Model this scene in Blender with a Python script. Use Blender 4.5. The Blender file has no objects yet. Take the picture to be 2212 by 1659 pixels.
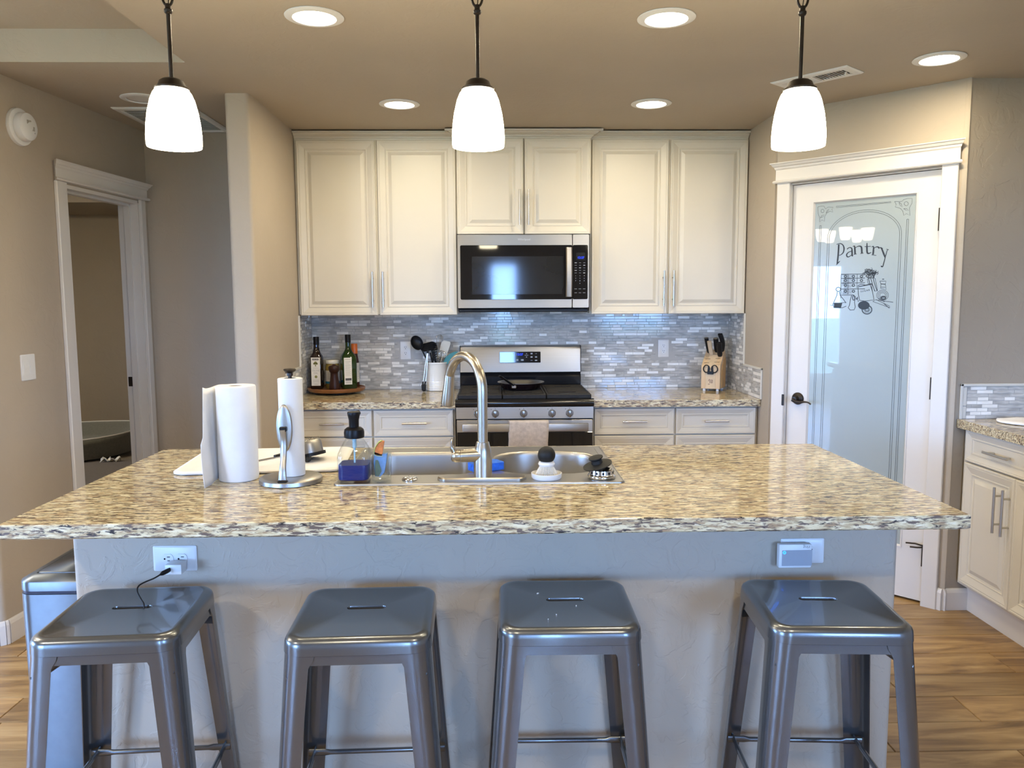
import bpy, bmesh, math, random
from mathutils import Vector, Matrix
S = bpy.context.scene
COL = S.collection
random.seed(7)
PI = math.pi

# ------------------------------------------------------------------ camera
def make_camera():
    tilt, yaw, roll, h, f = 0.10515, 0.02273, -0.00468, 1.4725, 1724.0
    ct, st, cy, sy = math.cos(tilt), math.sin(tilt), math.cos(yaw), math.sin(yaw)
    fwd = Vector((sy*ct, cy*ct, -st)); right = Vector((cy, -sy, 0)); up = right.cross(fwd)
    cr, sr = math.cos(roll), math.sin(roll)
    r2 = cr*right + sr*up; u2 = -sr*right + cr*up
    M = Matrix(((r2.x, u2.x, -fwd.x, 0), (r2.y, u2.y, -fwd.y, 0), (r2.z, u2.z, -fwd.z, h), (0, 0, 0, 1)))
    cam = bpy.data.cameras.new('camera'); cam.sensor_fit = 'HORIZONTAL'; cam.sensor_width = 36.0
    cam.lens = f/2212.0*36.0; cam.clip_start = 0.05; cam.clip_end = 200
    o = bpy.data.objects.new('camera', cam); o.matrix_world = M; COL.objects.link(o); S.camera = o
make_camera()

# ------------------------------------------------------------------ light and exposure
WARM = (1.0, 0.86, 0.60)
SKY = (0.29, 0.51, 1.0)
SKY_STRENGTH = 42.0
CAN_W = 7.4
PENDANT_STRENGTH = 22.0
REAR_CANS = 2.0
S.view_settings.view_transform = 'Standard'
S.view_settings.look = 'None'
S.view_settings.gamma = 1.0
S.view_settings.use_curve_mapping = False
S.view_settings.exposure = 0.3
w = bpy.data.worlds.new('sky'); S.world = w; w.use_nodes = True
bg = w.node_tree.nodes['Background']
bg.inputs[0].default_value = (*SKY, 1); bg.inputs[1].default_value = SKY_STRENGTH
def lamp_area(name, loc, size, power, color, rot=(0, 0, 0), shape='DISK', size_y=None, portal=False, spread=PI):
    l = bpy.data.lights.new(name, 'AREA'); l.shape = shape; l.size = size
    if size_y: l.size_y = size_y
    l.energy = power; l.color = color; l.spread = spread
    if portal: l.cycles.is_portal = True
    o = bpy.data.objects.new(name, l); o.location = loc; o.rotation_euler = rot; COL.objects.link(o); return o
# daylight portals in the window openings (they only guide the sampling of the sky)
lamp_area('portal_rear_a', (-4.6, -2.20, 1.25), 2.6, 1, (1, 1, 1), (PI/2, 0, 0), 'RECTANGLE', 1.9, True)
lamp_area('portal_rear_b', (0.15, -2.20, 1.02), .44, 1, (1, 1, 1), (PI/2, 0, 0), 'RECTANGLE', 1.95, True)
lamp_area('portal_rear_added', (2.15, -2.20, 1.5), 1.1, 1, (1, 1, 1), (PI/2, 0, 0), 'RECTANGLE', 1.2, True)
lamp_area('portal_left', (-6.20, 2.07, 1.15), 1.7, 1, (1, 1, 1), (0, -PI/2, 0), 'RECTANGLE', 2.05, True)
lamp_area('portal_bedroom', (-6.20, 5.85, 1.45), 1.3, 1, (1, 1, 1), (0, -PI/2, 0), 'RECTANGLE', .3, True)

# ------------------------------------------------------------------ materials
MATS = {}
def nodes_of(name):
    m = bpy.data.materials.new(name); m.use_nodes = True; nt = m.node_tree
    b = nt.nodes['Principled BSDF']; MATS[name] = m
    return m, nt, b
def pm(name, col, rough=0.5, metal=0.0, coat=0.0, spec=None, noise=0.0, nscale=20.0, bump=0.0, bscale=60.0, bdist=0.002, stretch=None, aniso=0.0, sheen=0.0, emit=None, estr=0.0, rnoise=0.0, sss=0.0):
    """principled material with a little procedural variation of colour, gloss and relief"""
    m, nt, b = nodes_of(name)
    b.inputs['Base Color'].default_value = (*col, 1); b.inputs['Roughness'].default_value = rough; b.inputs['Metallic'].default_value = metal
    b.inputs['Coat Weight'].default_value = coat; b.inputs['Coat Roughness'].default_value = 0.06
    if spec is not None: b.inputs['Specular IOR Level'].default_value = spec
    if aniso: b.inputs['Anisotropic'].default_value = aniso
    if sheen: b.inputs['Sheen Weight'].default_value = sheen
    if emit: b.inputs['Emission Color'].default_value = (*emit, 1); b.inputs['Emission Strength'].default_value = estr
    tc = nt.nodes.new('ShaderNodeTexCoord'); mp = nt.nodes.new('ShaderNodeMapping'); nt.links.new(tc.outputs['Object'], mp.inputs[0])
    if stretch: mp.inputs['Scale'].default_value = stretch
    if noise > 0 or rnoise > 0:
        n = nt.nodes.new('ShaderNodeTexNoise'); n.inputs['Scale'].default_value = nscale; n.inputs['Detail'].default_value = 5
        nt.links.new(mp.outputs[0], n.inputs['Vector'])
        if noise > 0:
            r = nt.nodes.new('ShaderNodeValToRGB')
            r.color_ramp.elements[0].position = 0.3; r.color_ramp.elements[1].position = 0.7
            r.color_ramp.elements[0].color = (*[max(0, c*(1-noise)) for c in col], 1); r.color_ramp.elements[1].color = (*[min(1, c*(1+noise)) for c in col], 1)
            nt.links.new(n.outputs[0], r.inputs[0]); nt.links.new(r.outputs[0], b.inputs['Base Color'])
        if rnoise > 0:
            mr = nt.nodes.new('ShaderNodeMapRange'); mr.inputs[3].default_value = max(0.01, rough-rnoise); mr.inputs[4].default_value = rough+rnoise
            nt.links.new(n.outputs[0], mr.inputs[0]); nt.links.new(mr.outputs[0], b.inputs['Roughness'])
    if bump > 0:
        n2 = nt.nodes.new('ShaderNodeTexNoise'); n2.inputs['Scale'].default_value = bscale; n2.inputs['Detail'].default_value = 4
        nt.links.new(mp.outputs[0], n2.inputs['Vector'])
        bp = nt.nodes.new('ShaderNodeBump'); bp.inputs['Strength'].default_value = bump; bp.inputs['Distance'].default_value = bdist
        nt.links.new(n2.outputs[0], bp.inputs['Height']); nt.links.new(bp.outputs[0], b.inputs['Normal'])
    return m

def brushed(name):
    nt = MATS[name].node_tree; tg = nt.nodes.new('ShaderNodeTangent'); tg.direction_type = 'RADIAL'; tg.axis = 'Z'
    nt.links.new(tg.outputs[0], nt.nodes['Principled BSDF'].inputs['Tangent']); nt.nodes['Principled BSDF'].inputs['Anisotropic Rotation'].default_value = .25

def wall_material(name, col, bumpstr, trowel):
    """painted plaster with a knocked-down trowel relief"""
    m, nt, b = nodes_of(name)
    b.inputs['Roughness'].default_value = 0.62; b.inputs['Specular IOR Level'].default_value = 0.35
    tc = nt.nodes.new('ShaderNodeTexCoord')
    n = nt.nodes.new('ShaderNodeTexNoise'); n.inputs['Scale'].default_value = 2.2; n.inputs['Detail'].default_value = 4
    nt.links.new(tc.outputs['Object'], n.inputs['Vector'])
    r = nt.nodes.new('ShaderNodeValToRGB'); r.color_ramp.elements[0].position = .3; r.color_ramp.elements[1].position = .7
    r.color_ramp.elements[0].color = (*[c*.965 for c in col], 1); r.color_ramp.elements[1].color = (*[min(1, c*1.03) for c in col], 1)
    nt.links.new(n.outputs[0], r.inputs[0]); nt.links.new(r.outputs[0], b.inputs['Base Color'])
    a = nt.nodes.new('ShaderNodeTexNoise'); a.inputs['Scale'].default_value = trowel; a.inputs['Detail'].default_value = 6; a.inputs['Roughness'].default_value = .55; a.inputs['Distortion'].default_value = 1.2
    nt.links.new(tc.outputs['Object'], a.inputs['Vector'])
    ra = nt.nodes.new('ShaderNodeValToRGB'); ra.color_ramp.elements[0].position = .47; ra.color_ramp.elements[1].position = .535
    nt.links.new(a.outputs[0], ra.inputs[0])
    f = nt.nodes.new('ShaderNodeTexNoise'); f.inputs['Scale'].default_value = 160; f.inputs['Detail'].default_value = 2
    nt.links.new(tc.outputs['Object'], f.inputs['Vector'])
    mx = nt.nodes.new('ShaderNodeMath'); mx.operation = 'MULTIPLY_ADD'; mx.inputs[1].default_value = .18
    nt.links.new(f.outputs[0], mx.inputs[0]); nt.links.new(ra.outputs[0], mx.inputs[2])
    bp = nt.nodes.new('ShaderNodeBump'); bp.inputs['Strength'].default_value = bumpstr; bp.inputs['Distance'].default_value = .0016
    nt.links.new(mx.outputs[0], bp.inputs['Height']); nt.links.new(bp.outputs[0], b.inputs['Normal'])
    return m

def granite_material():
    m, nt, b = nodes_of('granite'); L = nt.links
    tc = nt.nodes.new('ShaderNodeTexCoord')
    def noise(scale, stretch, det=6, dist=0.0, ro=.55, off=0):
        mp = nt.nodes.new('ShaderNodeMapping'); mp.inputs['Scale'].default_value = stretch; mp.inputs['Location'].default_value = (off, off*.7, off*.3)
        mp.inputs['Rotation'].default_value = (0, 0, 0.06)
        L.new(tc.outputs['Object'], mp.inputs[0])
        n = nt.nodes.new('ShaderNodeTexNoise'); n.inputs['Scale'].default_value = scale; n.inputs['Detail'].default_value = det; n.inputs['Distortion'].default_value = dist; n.inputs['Roughness'].default_value = ro
        L.new(mp.outputs[0], n.inputs['Vector']); return n.outputs[0]
    def ramp(src, stops):
        r = nt.nodes.new('ShaderNodeValToRGB'); cr = r.color_ramp
        while len(cr.elements) < len(stops): cr.elements.new(.5)
        for e, (p, c) in zip(cr.elements, stops): e.position = p; e.color = (*c, 1) if len(c) == 3 else c
        L.new(src, r.inputs[0]); return r.outputs[0]
    def mix(fac, a, bb):
        x = nt.nodes.new('ShaderNodeMix'); x.data_type = 'RGBA'
        L.new(fac, x.inputs[0]); L.new(a, x.inputs[6])
        if isinstance(bb, tuple): x.inputs[7].default_value = (*bb, 1)
        else: L.new(bb, x.inputs[7])
        return x.outputs[2]
    base = ramp(noise(85, (.30, 1, 1), 5, .3), [(.30, (.35, .27, .15)), (.45, (.57, .485, .30)), (.60, (.70, .63, .43)), (.75, (.74, .70, .58))])
    tan = ramp(noise(120, (.20, 1, 1), 4, .4, .6, 3.1), [(.49, (0, 0, 0)), (.60, (1, 1, 1))])
    c1 = mix(tan, base, (.33, .23, .13))
    grey = ramp(noise(150, (.19, 1, 1), 4, .5, .6, 7.7), [(.535, (0, 0, 0)), (.585, (1, 1, 1))])
    c2 = mix(grey, c1, (.13, .095, .075))
    dark = ramp(noise(135, (.22, 1, 1), 4, .6, .6, 12.3), [(.59, (0, 0, 0)), (.63, (1, 1, 1))])
    c3 = mix(dark, c2, (.022, .018, .018))
    L.new(c3, b.inputs['Base Color'])
    b.inputs['Roughness'].default_value = .08; b.inputs['Specular IOR Level'].default_value = .5
    e = m.copy(); e.name = 'granite_edge'; MATS['granite_edge'] = e
    e.node_tree.nodes['Principled BSDF'].inputs['Roughness'].default_value = .38
    return m

def wood_floor_material():
    m, nt, b = nodes_of('floor_wood'); L = nt.links
    tc = nt.nodes.new('ShaderNodeTexCoord'); oi = nt.nodes.new('ShaderNodeObjectInfo')
    add = nt.nodes.new('ShaderNodeVectorMath'); add.operation = 'ADD'
    sc = nt.nodes.new('ShaderNodeMath'); sc.operation = 'MULTIPLY'; sc.inputs[1].default_value = 37.0
    L.new(oi.outputs['Random'], sc.inputs[0])
    cb = nt.nodes.new('ShaderNodeCombineXYZ')
    for i in range(3): L.new(sc.outputs[0], cb.inputs[i])
    L.new(tc.outputs['Object'], add.inputs[0]); L.new(cb.outputs[0], add.inputs[1])
    mp = nt.nodes.new('ShaderNodeMapping'); mp.inputs['Scale'].default_value = (1.0, 7.5, 1.0); L.new(add.outputs[0], mp.inputs[0])
    n = nt.nodes.new('ShaderNodeTexNoise'); n.inputs['Scale'].default_value = 2.0; n.inputs['Detail'].default_value = 8; n.inputs['Roughness'].default_value = .62; n.inputs['Distortion'].default_value = .8
    L.new(mp.outputs[0], n.inputs['Vector'])
    r = nt.nodes.new('ShaderNodeValToRGB'); cr = r.color_ramp
    for p, c in ((.30, (.15, .085, .036)), (.44, (.27, .158, .064)), (.56, (.38, .235, .097)), (.70, (.48, .325, .15))):
        e = cr.elements.new(p); e.color = (*c, 1)
    cr.elements.remove(cr.elements[0]); cr.elements.remove(cr.elements[-1])
    L.new(n.outputs[0], r.inputs[0])
    hs = nt.nodes.new('ShaderNodeHueSaturation')
    mr = nt.nodes.new('ShaderNodeMapRange'); mr.inputs[3].default_value = .78; mr.inputs[4].default_value = 1.18; L.new(oi.outputs['Random'], mr.inputs[0])
    L.new(mr.outputs[0], hs.inputs['Value']); L.new(r.outputs[0], hs.inputs['Color'])
    L.new(hs.outputs[0], b.inputs['Base Color']); b.inputs['Roughness'].default_value = .36; b.inputs['Specular IOR Level'].default_value = .4
    bp = nt.nodes.new('ShaderNodeBump'); bp.inputs['Strength'].default_value = .12; bp.inputs['Distance'].default_value = .001
    L.new(n.outputs[0], bp.inputs['Height']); L.new(bp.outputs[0], b.inputs['Normal'])
    return m

def tile_material(name, cols, rough, vein):
    """glass or stone mosaic tile: the hue of a tile comes from where it sits"""
    m, nt, b = nodes_of(name); L = nt.links
    tc = nt.nodes.new('ShaderNodeTexCoord')
    mp = nt.nodes.new('ShaderNodeMapping'); mp.inputs['Scale'].default_value = (14, 14, 57.5); L.new(tc.outputs['Object'], mp.inputs[0])
    v = nt.nodes.new('ShaderNodeTexNoise'); v.inputs['Scale'].default_value = 1.0; v.inputs['Detail'].default_value = vein; L.new(mp.outputs[0], v.inputs['Vector'])
    r = nt.nodes.new('ShaderNodeValToRGB'); cr = r.color_ramp
    while len(cr.elements) < len(cols): cr.elements.new(.5)
    for i, (e, c) in enumerate(zip(cr.elements, cols)): e.position = .32 + .36*i/(len(cols)-1); e.color = (*c, 1)
    L.new(v.outputs[0], r.inputs[0]); L.new(r.outputs[0], b.inputs['Base Color'])
    b.inputs['Roughness'].default_value = rough; b.inputs['Specular IOR Level'].default_value = .5
    return m

def glass_material(name, tint=(1, 1, 1), refl=1.0):
    """thin clear glass: what lies behind shows through, with a gloss that grows at grazing angles"""
    m = bpy.data.materials.new(name); m.use_nodes = True; nt = m.node_tree; nt.nodes.clear(); MATS[name] = m
    o = nt.nodes.new('ShaderNodeOutputMaterial'); t = nt.nodes.new('ShaderNodeBsdfTransparent'); t.inputs[0].default_value = (*tint, 1)
    g = nt.nodes.new('ShaderNodeBsdfGlossy'); g.inputs['Roughness'].default_value = .03
    lw = nt.nodes.new('ShaderNodeLayerWeight'); lw.inputs[0].default_value = .28
    mu = nt.nodes.new('ShaderNodeMath'); mu.operation = 'MULTIPLY_ADD'; mu.inputs[1].default_value = .75*refl; mu.inputs[2].default_value = .04
    nt.links.new(lw.outputs['Facing'], mu.inputs[0])
    x = nt.nodes.new('ShaderNodeMixShader'); nt.links.new(mu.outputs[0], x.inputs[0]); nt.links.new(t.outputs[0], x.inputs[1]); nt.links.new(g.outputs[0], x.inputs[2]); nt.links.new(x.outputs[0], o.inputs[0])
    return m

def emitter(name, col, strength):
    m = bpy.data.materials.new(name); m.use_nodes = True; nt = m.node_tree; nt.nodes.clear(); MATS[name] = m
    o = nt.nodes.new('ShaderNodeOutputMaterial'); e = nt.nodes.new('ShaderNodeEmission'); e.inputs[0].default_value = (*col, 1); e.inputs[1].default_value = strength
    nt.links.new(e.outputs[0], o.inputs[0]); return m

PAINT = (.43, .365, .285)
wall_material('wall_paint', PAINT, .30, 9.0)
wall_material('ceiling_paint', PAINT, .18, 16.0)
wall_material('island_paint', PAINT, .55, 13.0)
pm('trim_white', (.68, .645, .60), .38, noise=.02, nscale=3)
pm('cabinet', (.625, .58, .49), .42,  noise=.025, nscale=2.5, bump=.03, bscale=180)
pm('cabinet_dark', (.40, .36, .30), .6)
granite_material(); wood_floor_material()
pm('grout', (.42, .41, .39), .8)
tile_material('tile_glass', [(.37, .36, .335), (.46, .45, .42), (.56, .545, .51), (.48, .455, .41)], .09, 1.0)
tile_material('tile_stone', [(.76, .735, .67), (.84, .815, .755), (.90, .875, .82)], .25, 3.0)
pm('pencil_trim', (.62, .60, .54), .35)
pm('steel', (.39, .37, .34), .38, 1.0, aniso=.8, rnoise=.03, nscale=60, stretch=(.05, 1, 6), noise=.03)
brushed('steel')
pm('bin_steel', (.155, .17, .18), .40, 1.0, aniso=.8, noise=.04, nscale=30)
brushed('bin_steel')
pm('steel_sink', (.40, .385, .36), .36, 1.0, rnoise=.03, nscale=40, noise=.03, stretch=(.15, 1, 1))
pm('nickel', (.43, .395, .34), .29, 1.0, noise=.02, nscale=3)
pm('chrome', (.62, .61, .60), .14, 1.0, noise=.02)
pm('pull_metal', (.56, .53, .48), .3, 1.0, noise=.03)
pm('stool_metal', (.148, .154, .158), .27, .8, coat=.45, noise=.04, nscale=5)
pm('black_enamel', (.008, .008, .009), .12, spec=.5, noise=.2, nscale=5)
pm('black_iron', (.016, .014, .012), .5, spec=.25, noise=.25, nscale=60, bump=.15, bscale=300, bdist=.0006)
pm('black_glass', (.006, .0065, .008), .04, spec=.6, noise=.1)
pm('micro_window', (.016, .017, .018), .07, spec=.6, noise=.2, nscale=4)
pm('black_plastic', (.009, .009, .010), .38, spec=.25, noise=.2)
pm('black_rubber', (.012, .012, .0115), .55, spec=.25, noise=.25)
pm('bronze', (.030, .022, .017), .36, .6, noise=.25, nscale=30)
pm('white_plastic', (.72, .715, .70), .32, noise=.015)
pm('grey_plastic', (.33, .34, .37), .4, noise=.03)
pm('paper', (.69, .685, .675), .85, noise=.02, nscale=30, bump=.35, bscale=85, bdist=.0014, sheen=.1)
pm('cardboard', (.42, .34, .25), .8, noise=.1)
pm('mat_cloth', (.68, .645, .59), .9, noise=.03, nscale=40, bump=.3, bscale=350, sheen=.2)
pm('towel_grey', (.44, .385, .35), .95, noise=.14, nscale=55, bump=.6, bscale=220, bdist=.002, sheen=.4)
pm('cloth_white', (.80, .77, .72), .9, noise=.03, bump=.3, bscale=90, sheen=.2)
pm('sponge_blue', (.02, .13, .62), .9, noise=.3, nscale=90, bump=.8, bscale=160, bdist=.002)
pm('bristle', (.72, .66, .55), .7, noise=.12, nscale=200)
pm('soap_blue', (.0, .012, .14), .3, spec=.15, noise=.15, nscale=9)
pm('tube_blue', (.35, .52, .62), .3, noise=.05)
pm('crock', (.76, .73, .66), .14, coat=.6, noise=.02)
pm('teal', (.045, .22, .215), .45, noise=.06)
pm('cream_silicone', (.62, .57, .46), .5, noise=.05)
pm('wood_dark', (.030, .009, .005), .4, spec=.3, noise=.35, nscale=14, stretch=(1, 1, .15))
pm('wood_tray', (.20, .075, .022), .33, coat=.3, noise=.35, nscale=18, stretch=(.2, 1, 1))
pm('wood_block', (.56, .33, .13), .45, noise=.18, nscale=22, stretch=(3, 3, .3))
pm('wood_light', (.60, .42, .24), .45, noise=.14, nscale=22, stretch=(3, 3, .3))
pm('wood_pale', (.62, .47, .30), .55, noise=.1)
pm('bottle_dark', (.010, .0045, .003), .07, spec=.6, noise=.2)
pm('bottle_green', (.012, .030, .005), .07, spec=.6, noise=.3, nscale=6)
pm('cap_black', (.006, .006, .007), .35, spec=.2, noise=.2)
pm('label_paper', (.70, .66, .58), .6, noise=.03)
pm('label_ink', (.06, .055, .05), .6, noise=.1)
pm('label_olive', (.22, .21, .06), .6, noise=.1)
pm('label_grey', (.36, .34, .30), .6, noise=.1)
pm('label_blue', (.02, .16, .27), .5, noise=.05)
pm('jar_fill', (.30, .21, .055), .2, noise=.25, nscale=25)
pm('jar_lid', (.66, .62, .52), .35, noise=.03)
pm('orange_cap', (.62, .13, .015), .35, noise=.06)
pm('citrus', (.52, .16, .03), .5, noise=.4, nscale=60)
pm('rind', (.50, .52, .16), .45, noise=.1)
pm('print_blue', (.10, .24, .50), .4, noise=.3, nscale=40)
pm('print_green', (.05, .12, .10), .4, noise=.3, nscale=40)
pm('pan_outside', (.018, .008, .008), .25, noise=.2)
pm('frosted_glass', (.335, .385, .385), .22, coat=1.0, noise=.015, nscale=3)
MATS['frosted_glass'].node_tree.nodes['Principled BSDF'].inputs['Coat Roughness'].default_value = .012
pm('etch_line', (.035, .042, .045), .4, noise=.1)
pm('etch_black', (.006, .007, .008), .4, noise=.1)
pm('carpet', (.15, .115, .08), 1.0, noise=.4, nscale=130, bump=.9, bscale=240, bdist=.006, sheen=.3)
pm('dogbed', (.20, .195, .16), .95, noise=.1, nscale=60, bump=.4, bscale=250, sheen=.3)
pm('bin_band', (.012, .012, .03), .4, noise=.2)
pm('grille_dark', (.10, .085, .065), .8, noise=.1)
pm('lawn', (.16, .19, .09), .95, noise=.3, nscale=3)
pm('silver_print', (.60, .59, .57), .4, .6, noise=.05)
pm('key_print', (.30, .31, .32), .5, noise=.05)
pm('purple_ink', (.10, .03, .045), .5, noise=.1)
glass_material('clear_glass', (.96, .98, .975), .5)
glass_material('window_glass', (.95, .97, .98), .25)
pm('knob_steel', (.34, .335, .33), .22, 1.0, noise=.03)
emitter('shade_glow', (1.0, .87, .61), PENDANT_STRENGTH)
emitter('can_glow', (1.0, .88, .68), 14.0)
emitter('chandelier_glow', (1.0, .86, .62), 16.0)
emitter('bedroom_fill_glow', (1.0, .86, .60), 160.0)  # glow of the lamp added to light the bedroom
emitter('display_blue', (.02, .06, 1.0), 2.5)
emitter('led_blue', (.02, .18, 1.0), 4.0)

# ------------------------------------------------------------------ mesh helpers
def box(bm, x0, x1, y0, y1, z0, z1, bev=0.0, seg=1, M=None):
    r = bmesh.ops.create_cube(bm, size=1.0); vs = r['verts']
    for v in vs:
        v.co = Vector(((x0+x1)/2+v.co.x*(x1-x0), (y0+y1)/2+v.co.y*(y1-y0), (z0+z1)/2+v.co.z*(z1-z0)))
    if bev > 0:
        es = list({e for v in vs for e in v.link_edges})
        rb = bmesh.ops.bevel(bm, geom=es, offset=bev, segments=seg, affect='EDGES', profile=.5)
        vs = list({v for f in rb['faces'] for v in f.verts} | {v for v in vs if v.is_valid})
    if M is not None: bmesh.ops.transform(bm, matrix=M, verts=[v for v in vs if v.is_valid])
    return vs
def loft(bm, rings, closed=True, cap0=True, cap1=True):
    R = [[bm.verts.new(p) for p in ring] for ring in rings]
    n = len(R[0])
    for a, b in zip(R, R[1:]):
        for i in range(n if closed else n-1):
            j = (i+1) % n
            bm.faces.new((a[i], a[j], b[j], b[i]))
    if closed and cap0: bm.faces.new(list(reversed(R[0])))
    if closed and cap1: bm.faces.new(R[-1])
    return [v for r in R for v in r]
def lathe(bm, prof, c=(0, 0, 0), seg=32, M=None, cap0=True, cap1=True, a0=0.0):
    rings = [[(c[0]+r*math.cos(a0+2*PI*i/seg), c[1]+r*math.sin(a0+2*PI*i/seg), c[2]+z) for i in range(seg)] for r, z in prof]
    vs = loft(bm, rings, True, cap0, cap1)
    if M is not None: bmesh.ops.transform(bm, matrix=M, verts=vs)
    return vs
def tube(bm, pts, rad, seg=12, cap=True):
    pts = [Vector(p) for p in pts]; n = len(pts)
    rads = rad if isinstance(rad, list) else [rad]*n
    rads = rads + [rads[-1]]*(n-len(rads))
    t0 = (pts[1]-pts[0]).normalized(); ref = Vector((0, 0, 1)) if abs(t0.z) < .9 else Vector((1, 0, 0))
    nrm = t0.cross(ref).normalized(); rings = []
    for i in range(n):
        t = (pts[min(i+1, n-1)]-pts[max(i-1, 0)]).normalized()
        nrm = (nrm - t*nrm.dot(t)).normalized(); bn = t.cross(nrm)
        r = rads[i]; ra, rb = r if isinstance(r, tuple) else (r, r)
        rings.append([pts[i]+nrm*ra*math.cos(2*PI*k/seg)+bn*rb*math.sin(2*PI*k/seg) for k in range(seg)])
    return loft(bm, rings, True, cap, cap)
def smooth_path(pts, k=6):
    P = [Vector(p) for p in pts]; out = []
    for i in range(len(P)-1):
        p0, p1, p2, p3 = P[max(i-1, 0)], P[i], P[i+1], P[min(i+2, len(P)-1)]
        for s in range(k):
            t = s/k
            out.append(.5*((2*p1)+(p2-p0)*t+(2*p0-5*p1+4*p2-p3)*t*t+(3*p1-p0-3*p2+p3)*t**3))
    out.append(P[-1]); return out
def rrect(w, h, r, k=5, cx=0, cy=0):
    """rounded rectangle outline, counter-clockwise"""
    out = []
    for (sx, sy, a) in ((1, 1, 0), (-1, 1, 90), (-1, -1, 180), (1, -1, 270)):
        for i in range(k+1):
            t = math.radians(a+90*i/k)
            out.append((cx+sx*(w/2-r)+r*math.cos(t), cy+sy*(h/2-r)+r*math.sin(t)))
    return out
def prism(bm, poly, z0, z1, M=None):
    vs = loft(bm, [[(x, y, z0) for x, y in poly], [(x, y, z1) for x, y in poly]])
    if M is not None: bmesh.ops.transform(bm, matrix=M, verts=vs)
    return vs
def rot_at(c, ang, axis='Z'):
    return Matrix.Translation(c) @ Matrix.Rotation(ang, 4, axis) @ Matrix.Translation(-Vector(c))
XZ = Matrix(((1, 0, 0, 0), (0, 0, 1, 0), (0, 1, 0, 0), (0, 0, 0, 1)))   # lathe axis z -> y

def link(name, data, parent=None):
    o = bpy.data.objects.new(name, data); COL.objects.link(o)
    if parent is not None:
        o.parent = parent
        o.matrix_parent_inverse = world_of(parent).inverted()
    return o
def world_of(o):
    m = o.matrix_basis.copy()
    if o.parent: m = world_of(o.parent) @ o.matrix_parent_inverse @ m
    return m
def obj(name, bm, mat, parent=None, smooth=None, label=None):
    bmesh.ops.recalc_face_normals(bm, faces=bm.faces[:])
    me = bpy.data.meshes.new(name); bm.to_mesh(me); bm.free()
    me.materials.append(MATS[mat])
    if smooth:
        for p in me.polygons: p.use_smooth = True
        me.set_sharp_from_angle(angle=math.radians(smooth))
    o = link(name, me, parent)
    if label: o['label'] = label
    return o
def thing(name, label, cat, loc=(0, 0, 0), group=None):
    o = bpy.data.objects.new(name, None); o.empty_display_size = .05; COL.objects.link(o); o.location = loc
    o['label'] = label; o['category'] = cat
    if group: o['group'] = group
    return o
def tag(o, label, cat, group=None):
    o['label'] = label; o['category'] = cat
    if group: o['group'] = group
    return o
def struct(name, bm, mat, parent=None, smooth=None):
    o = obj(name, bm, mat, parent, smooth)
    if parent is None: o['kind'] = 'structure'
    return o
def struct_empty(name, loc=(0, 0, 0)):
    o = bpy.data.objects.new(name, None); COL.objects.link(o); o.location = loc; o['kind'] = 'structure'; return o
def dup(root, loc=None, rotz=None, label=None):
    r = root.copy(); COL.objects.link(r)
    if loc is not None: r.location = loc
    if rotz is not None: r.rotation_euler = (0, 0, rotz)
    if label: r['label'] = label
    def rec(src, dst):
        for ch in [c for c in bpy.data.objects if c.parent == src]:
            c = ch.copy(); COL.objects.link(c); c.parent = dst; c.matrix_parent_inverse = ch.matrix_parent_inverse.copy(); rec(ch, c)
    rec(root, r); return r
def B(): return bmesh.new()
def bx(*a, **k):
    bm = B(); box(bm, *a, **k); return bm
def text_obj(name, s, size, M, mat, parent, extrude=.0004, align='CENTER', spacing=1.0):
    c = bpy.data.curves.new(name, 'FONT'); c.body = s; c.size = size; c.extrude = extrude; c.align_x = align; c.align_y = 'CENTER'; c.space_character = spacing; c.resolution_u = 3
    t = bpy.data.objects.new(name, c); COL.objects.link(t)
    dg = bpy.context.evaluated_depsgraph_get(); me = bpy.data.meshes.new_from_object(t.evaluated_get(dg))
    bpy.data.objects.remove(t); me.name = name; me.transform(M); me.materials.clear(); me.materials.append(MATS[mat])
    return link(name, me, parent)
def face_front(x, y, z): # text on a plane that faces -y
    return Matrix.Translation((x, y, z)) @ Matrix.Rotation(PI/2, 4, 'X')
# ================================================================== the setting
CEIL = 2.44
# floor: a base of the same boards, with the boards the picture shows laid on it one by one
floor = struct('floor', bx(-6.4, 3.0, -3.7, 9.4, -.10, -.008), 'floor_wood')
def board_mesh(x0, x1, y0, y1):
    g = .0012; b = .0022; bm = B()
    loft(bm, [rect3(x0+g, x1-g, y0+g, y1-g, -.008), rect3(x0+g, x1-g, y0+g, y1-g, -b), rect3(x0+g+b, x1-g-b, y0+g+b, y1-g-b, 0)], True, False, True)
    return bm
def rect3(x0, x1, y0, y1, z): return [(x0, y0, z), (x1, y0, z), (x1, y1, z), (x0, y1, z)]
rr = random.Random(3)
PW, PL = .178, 1.22
def lay(xa, xb, ya, yb):
    j = 0; y = ya
    while y < yb-.01:
        y2 = min(y+PW, yb); x = xa-rr.uniform(0, PL*.9)
        while x < xb:
            a, b_ = max(x, xa), min(x+PL, xb)
            if b_-a > .02: obj('plank', board_mesh(a, b_, y, y2), 'floor_wood', floor)
            x += PL
        y = y2
lay(-2.3, -1.0, 2.0, 3.45); lay(1.0, 2.9, 1.9, 4.3)
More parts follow.
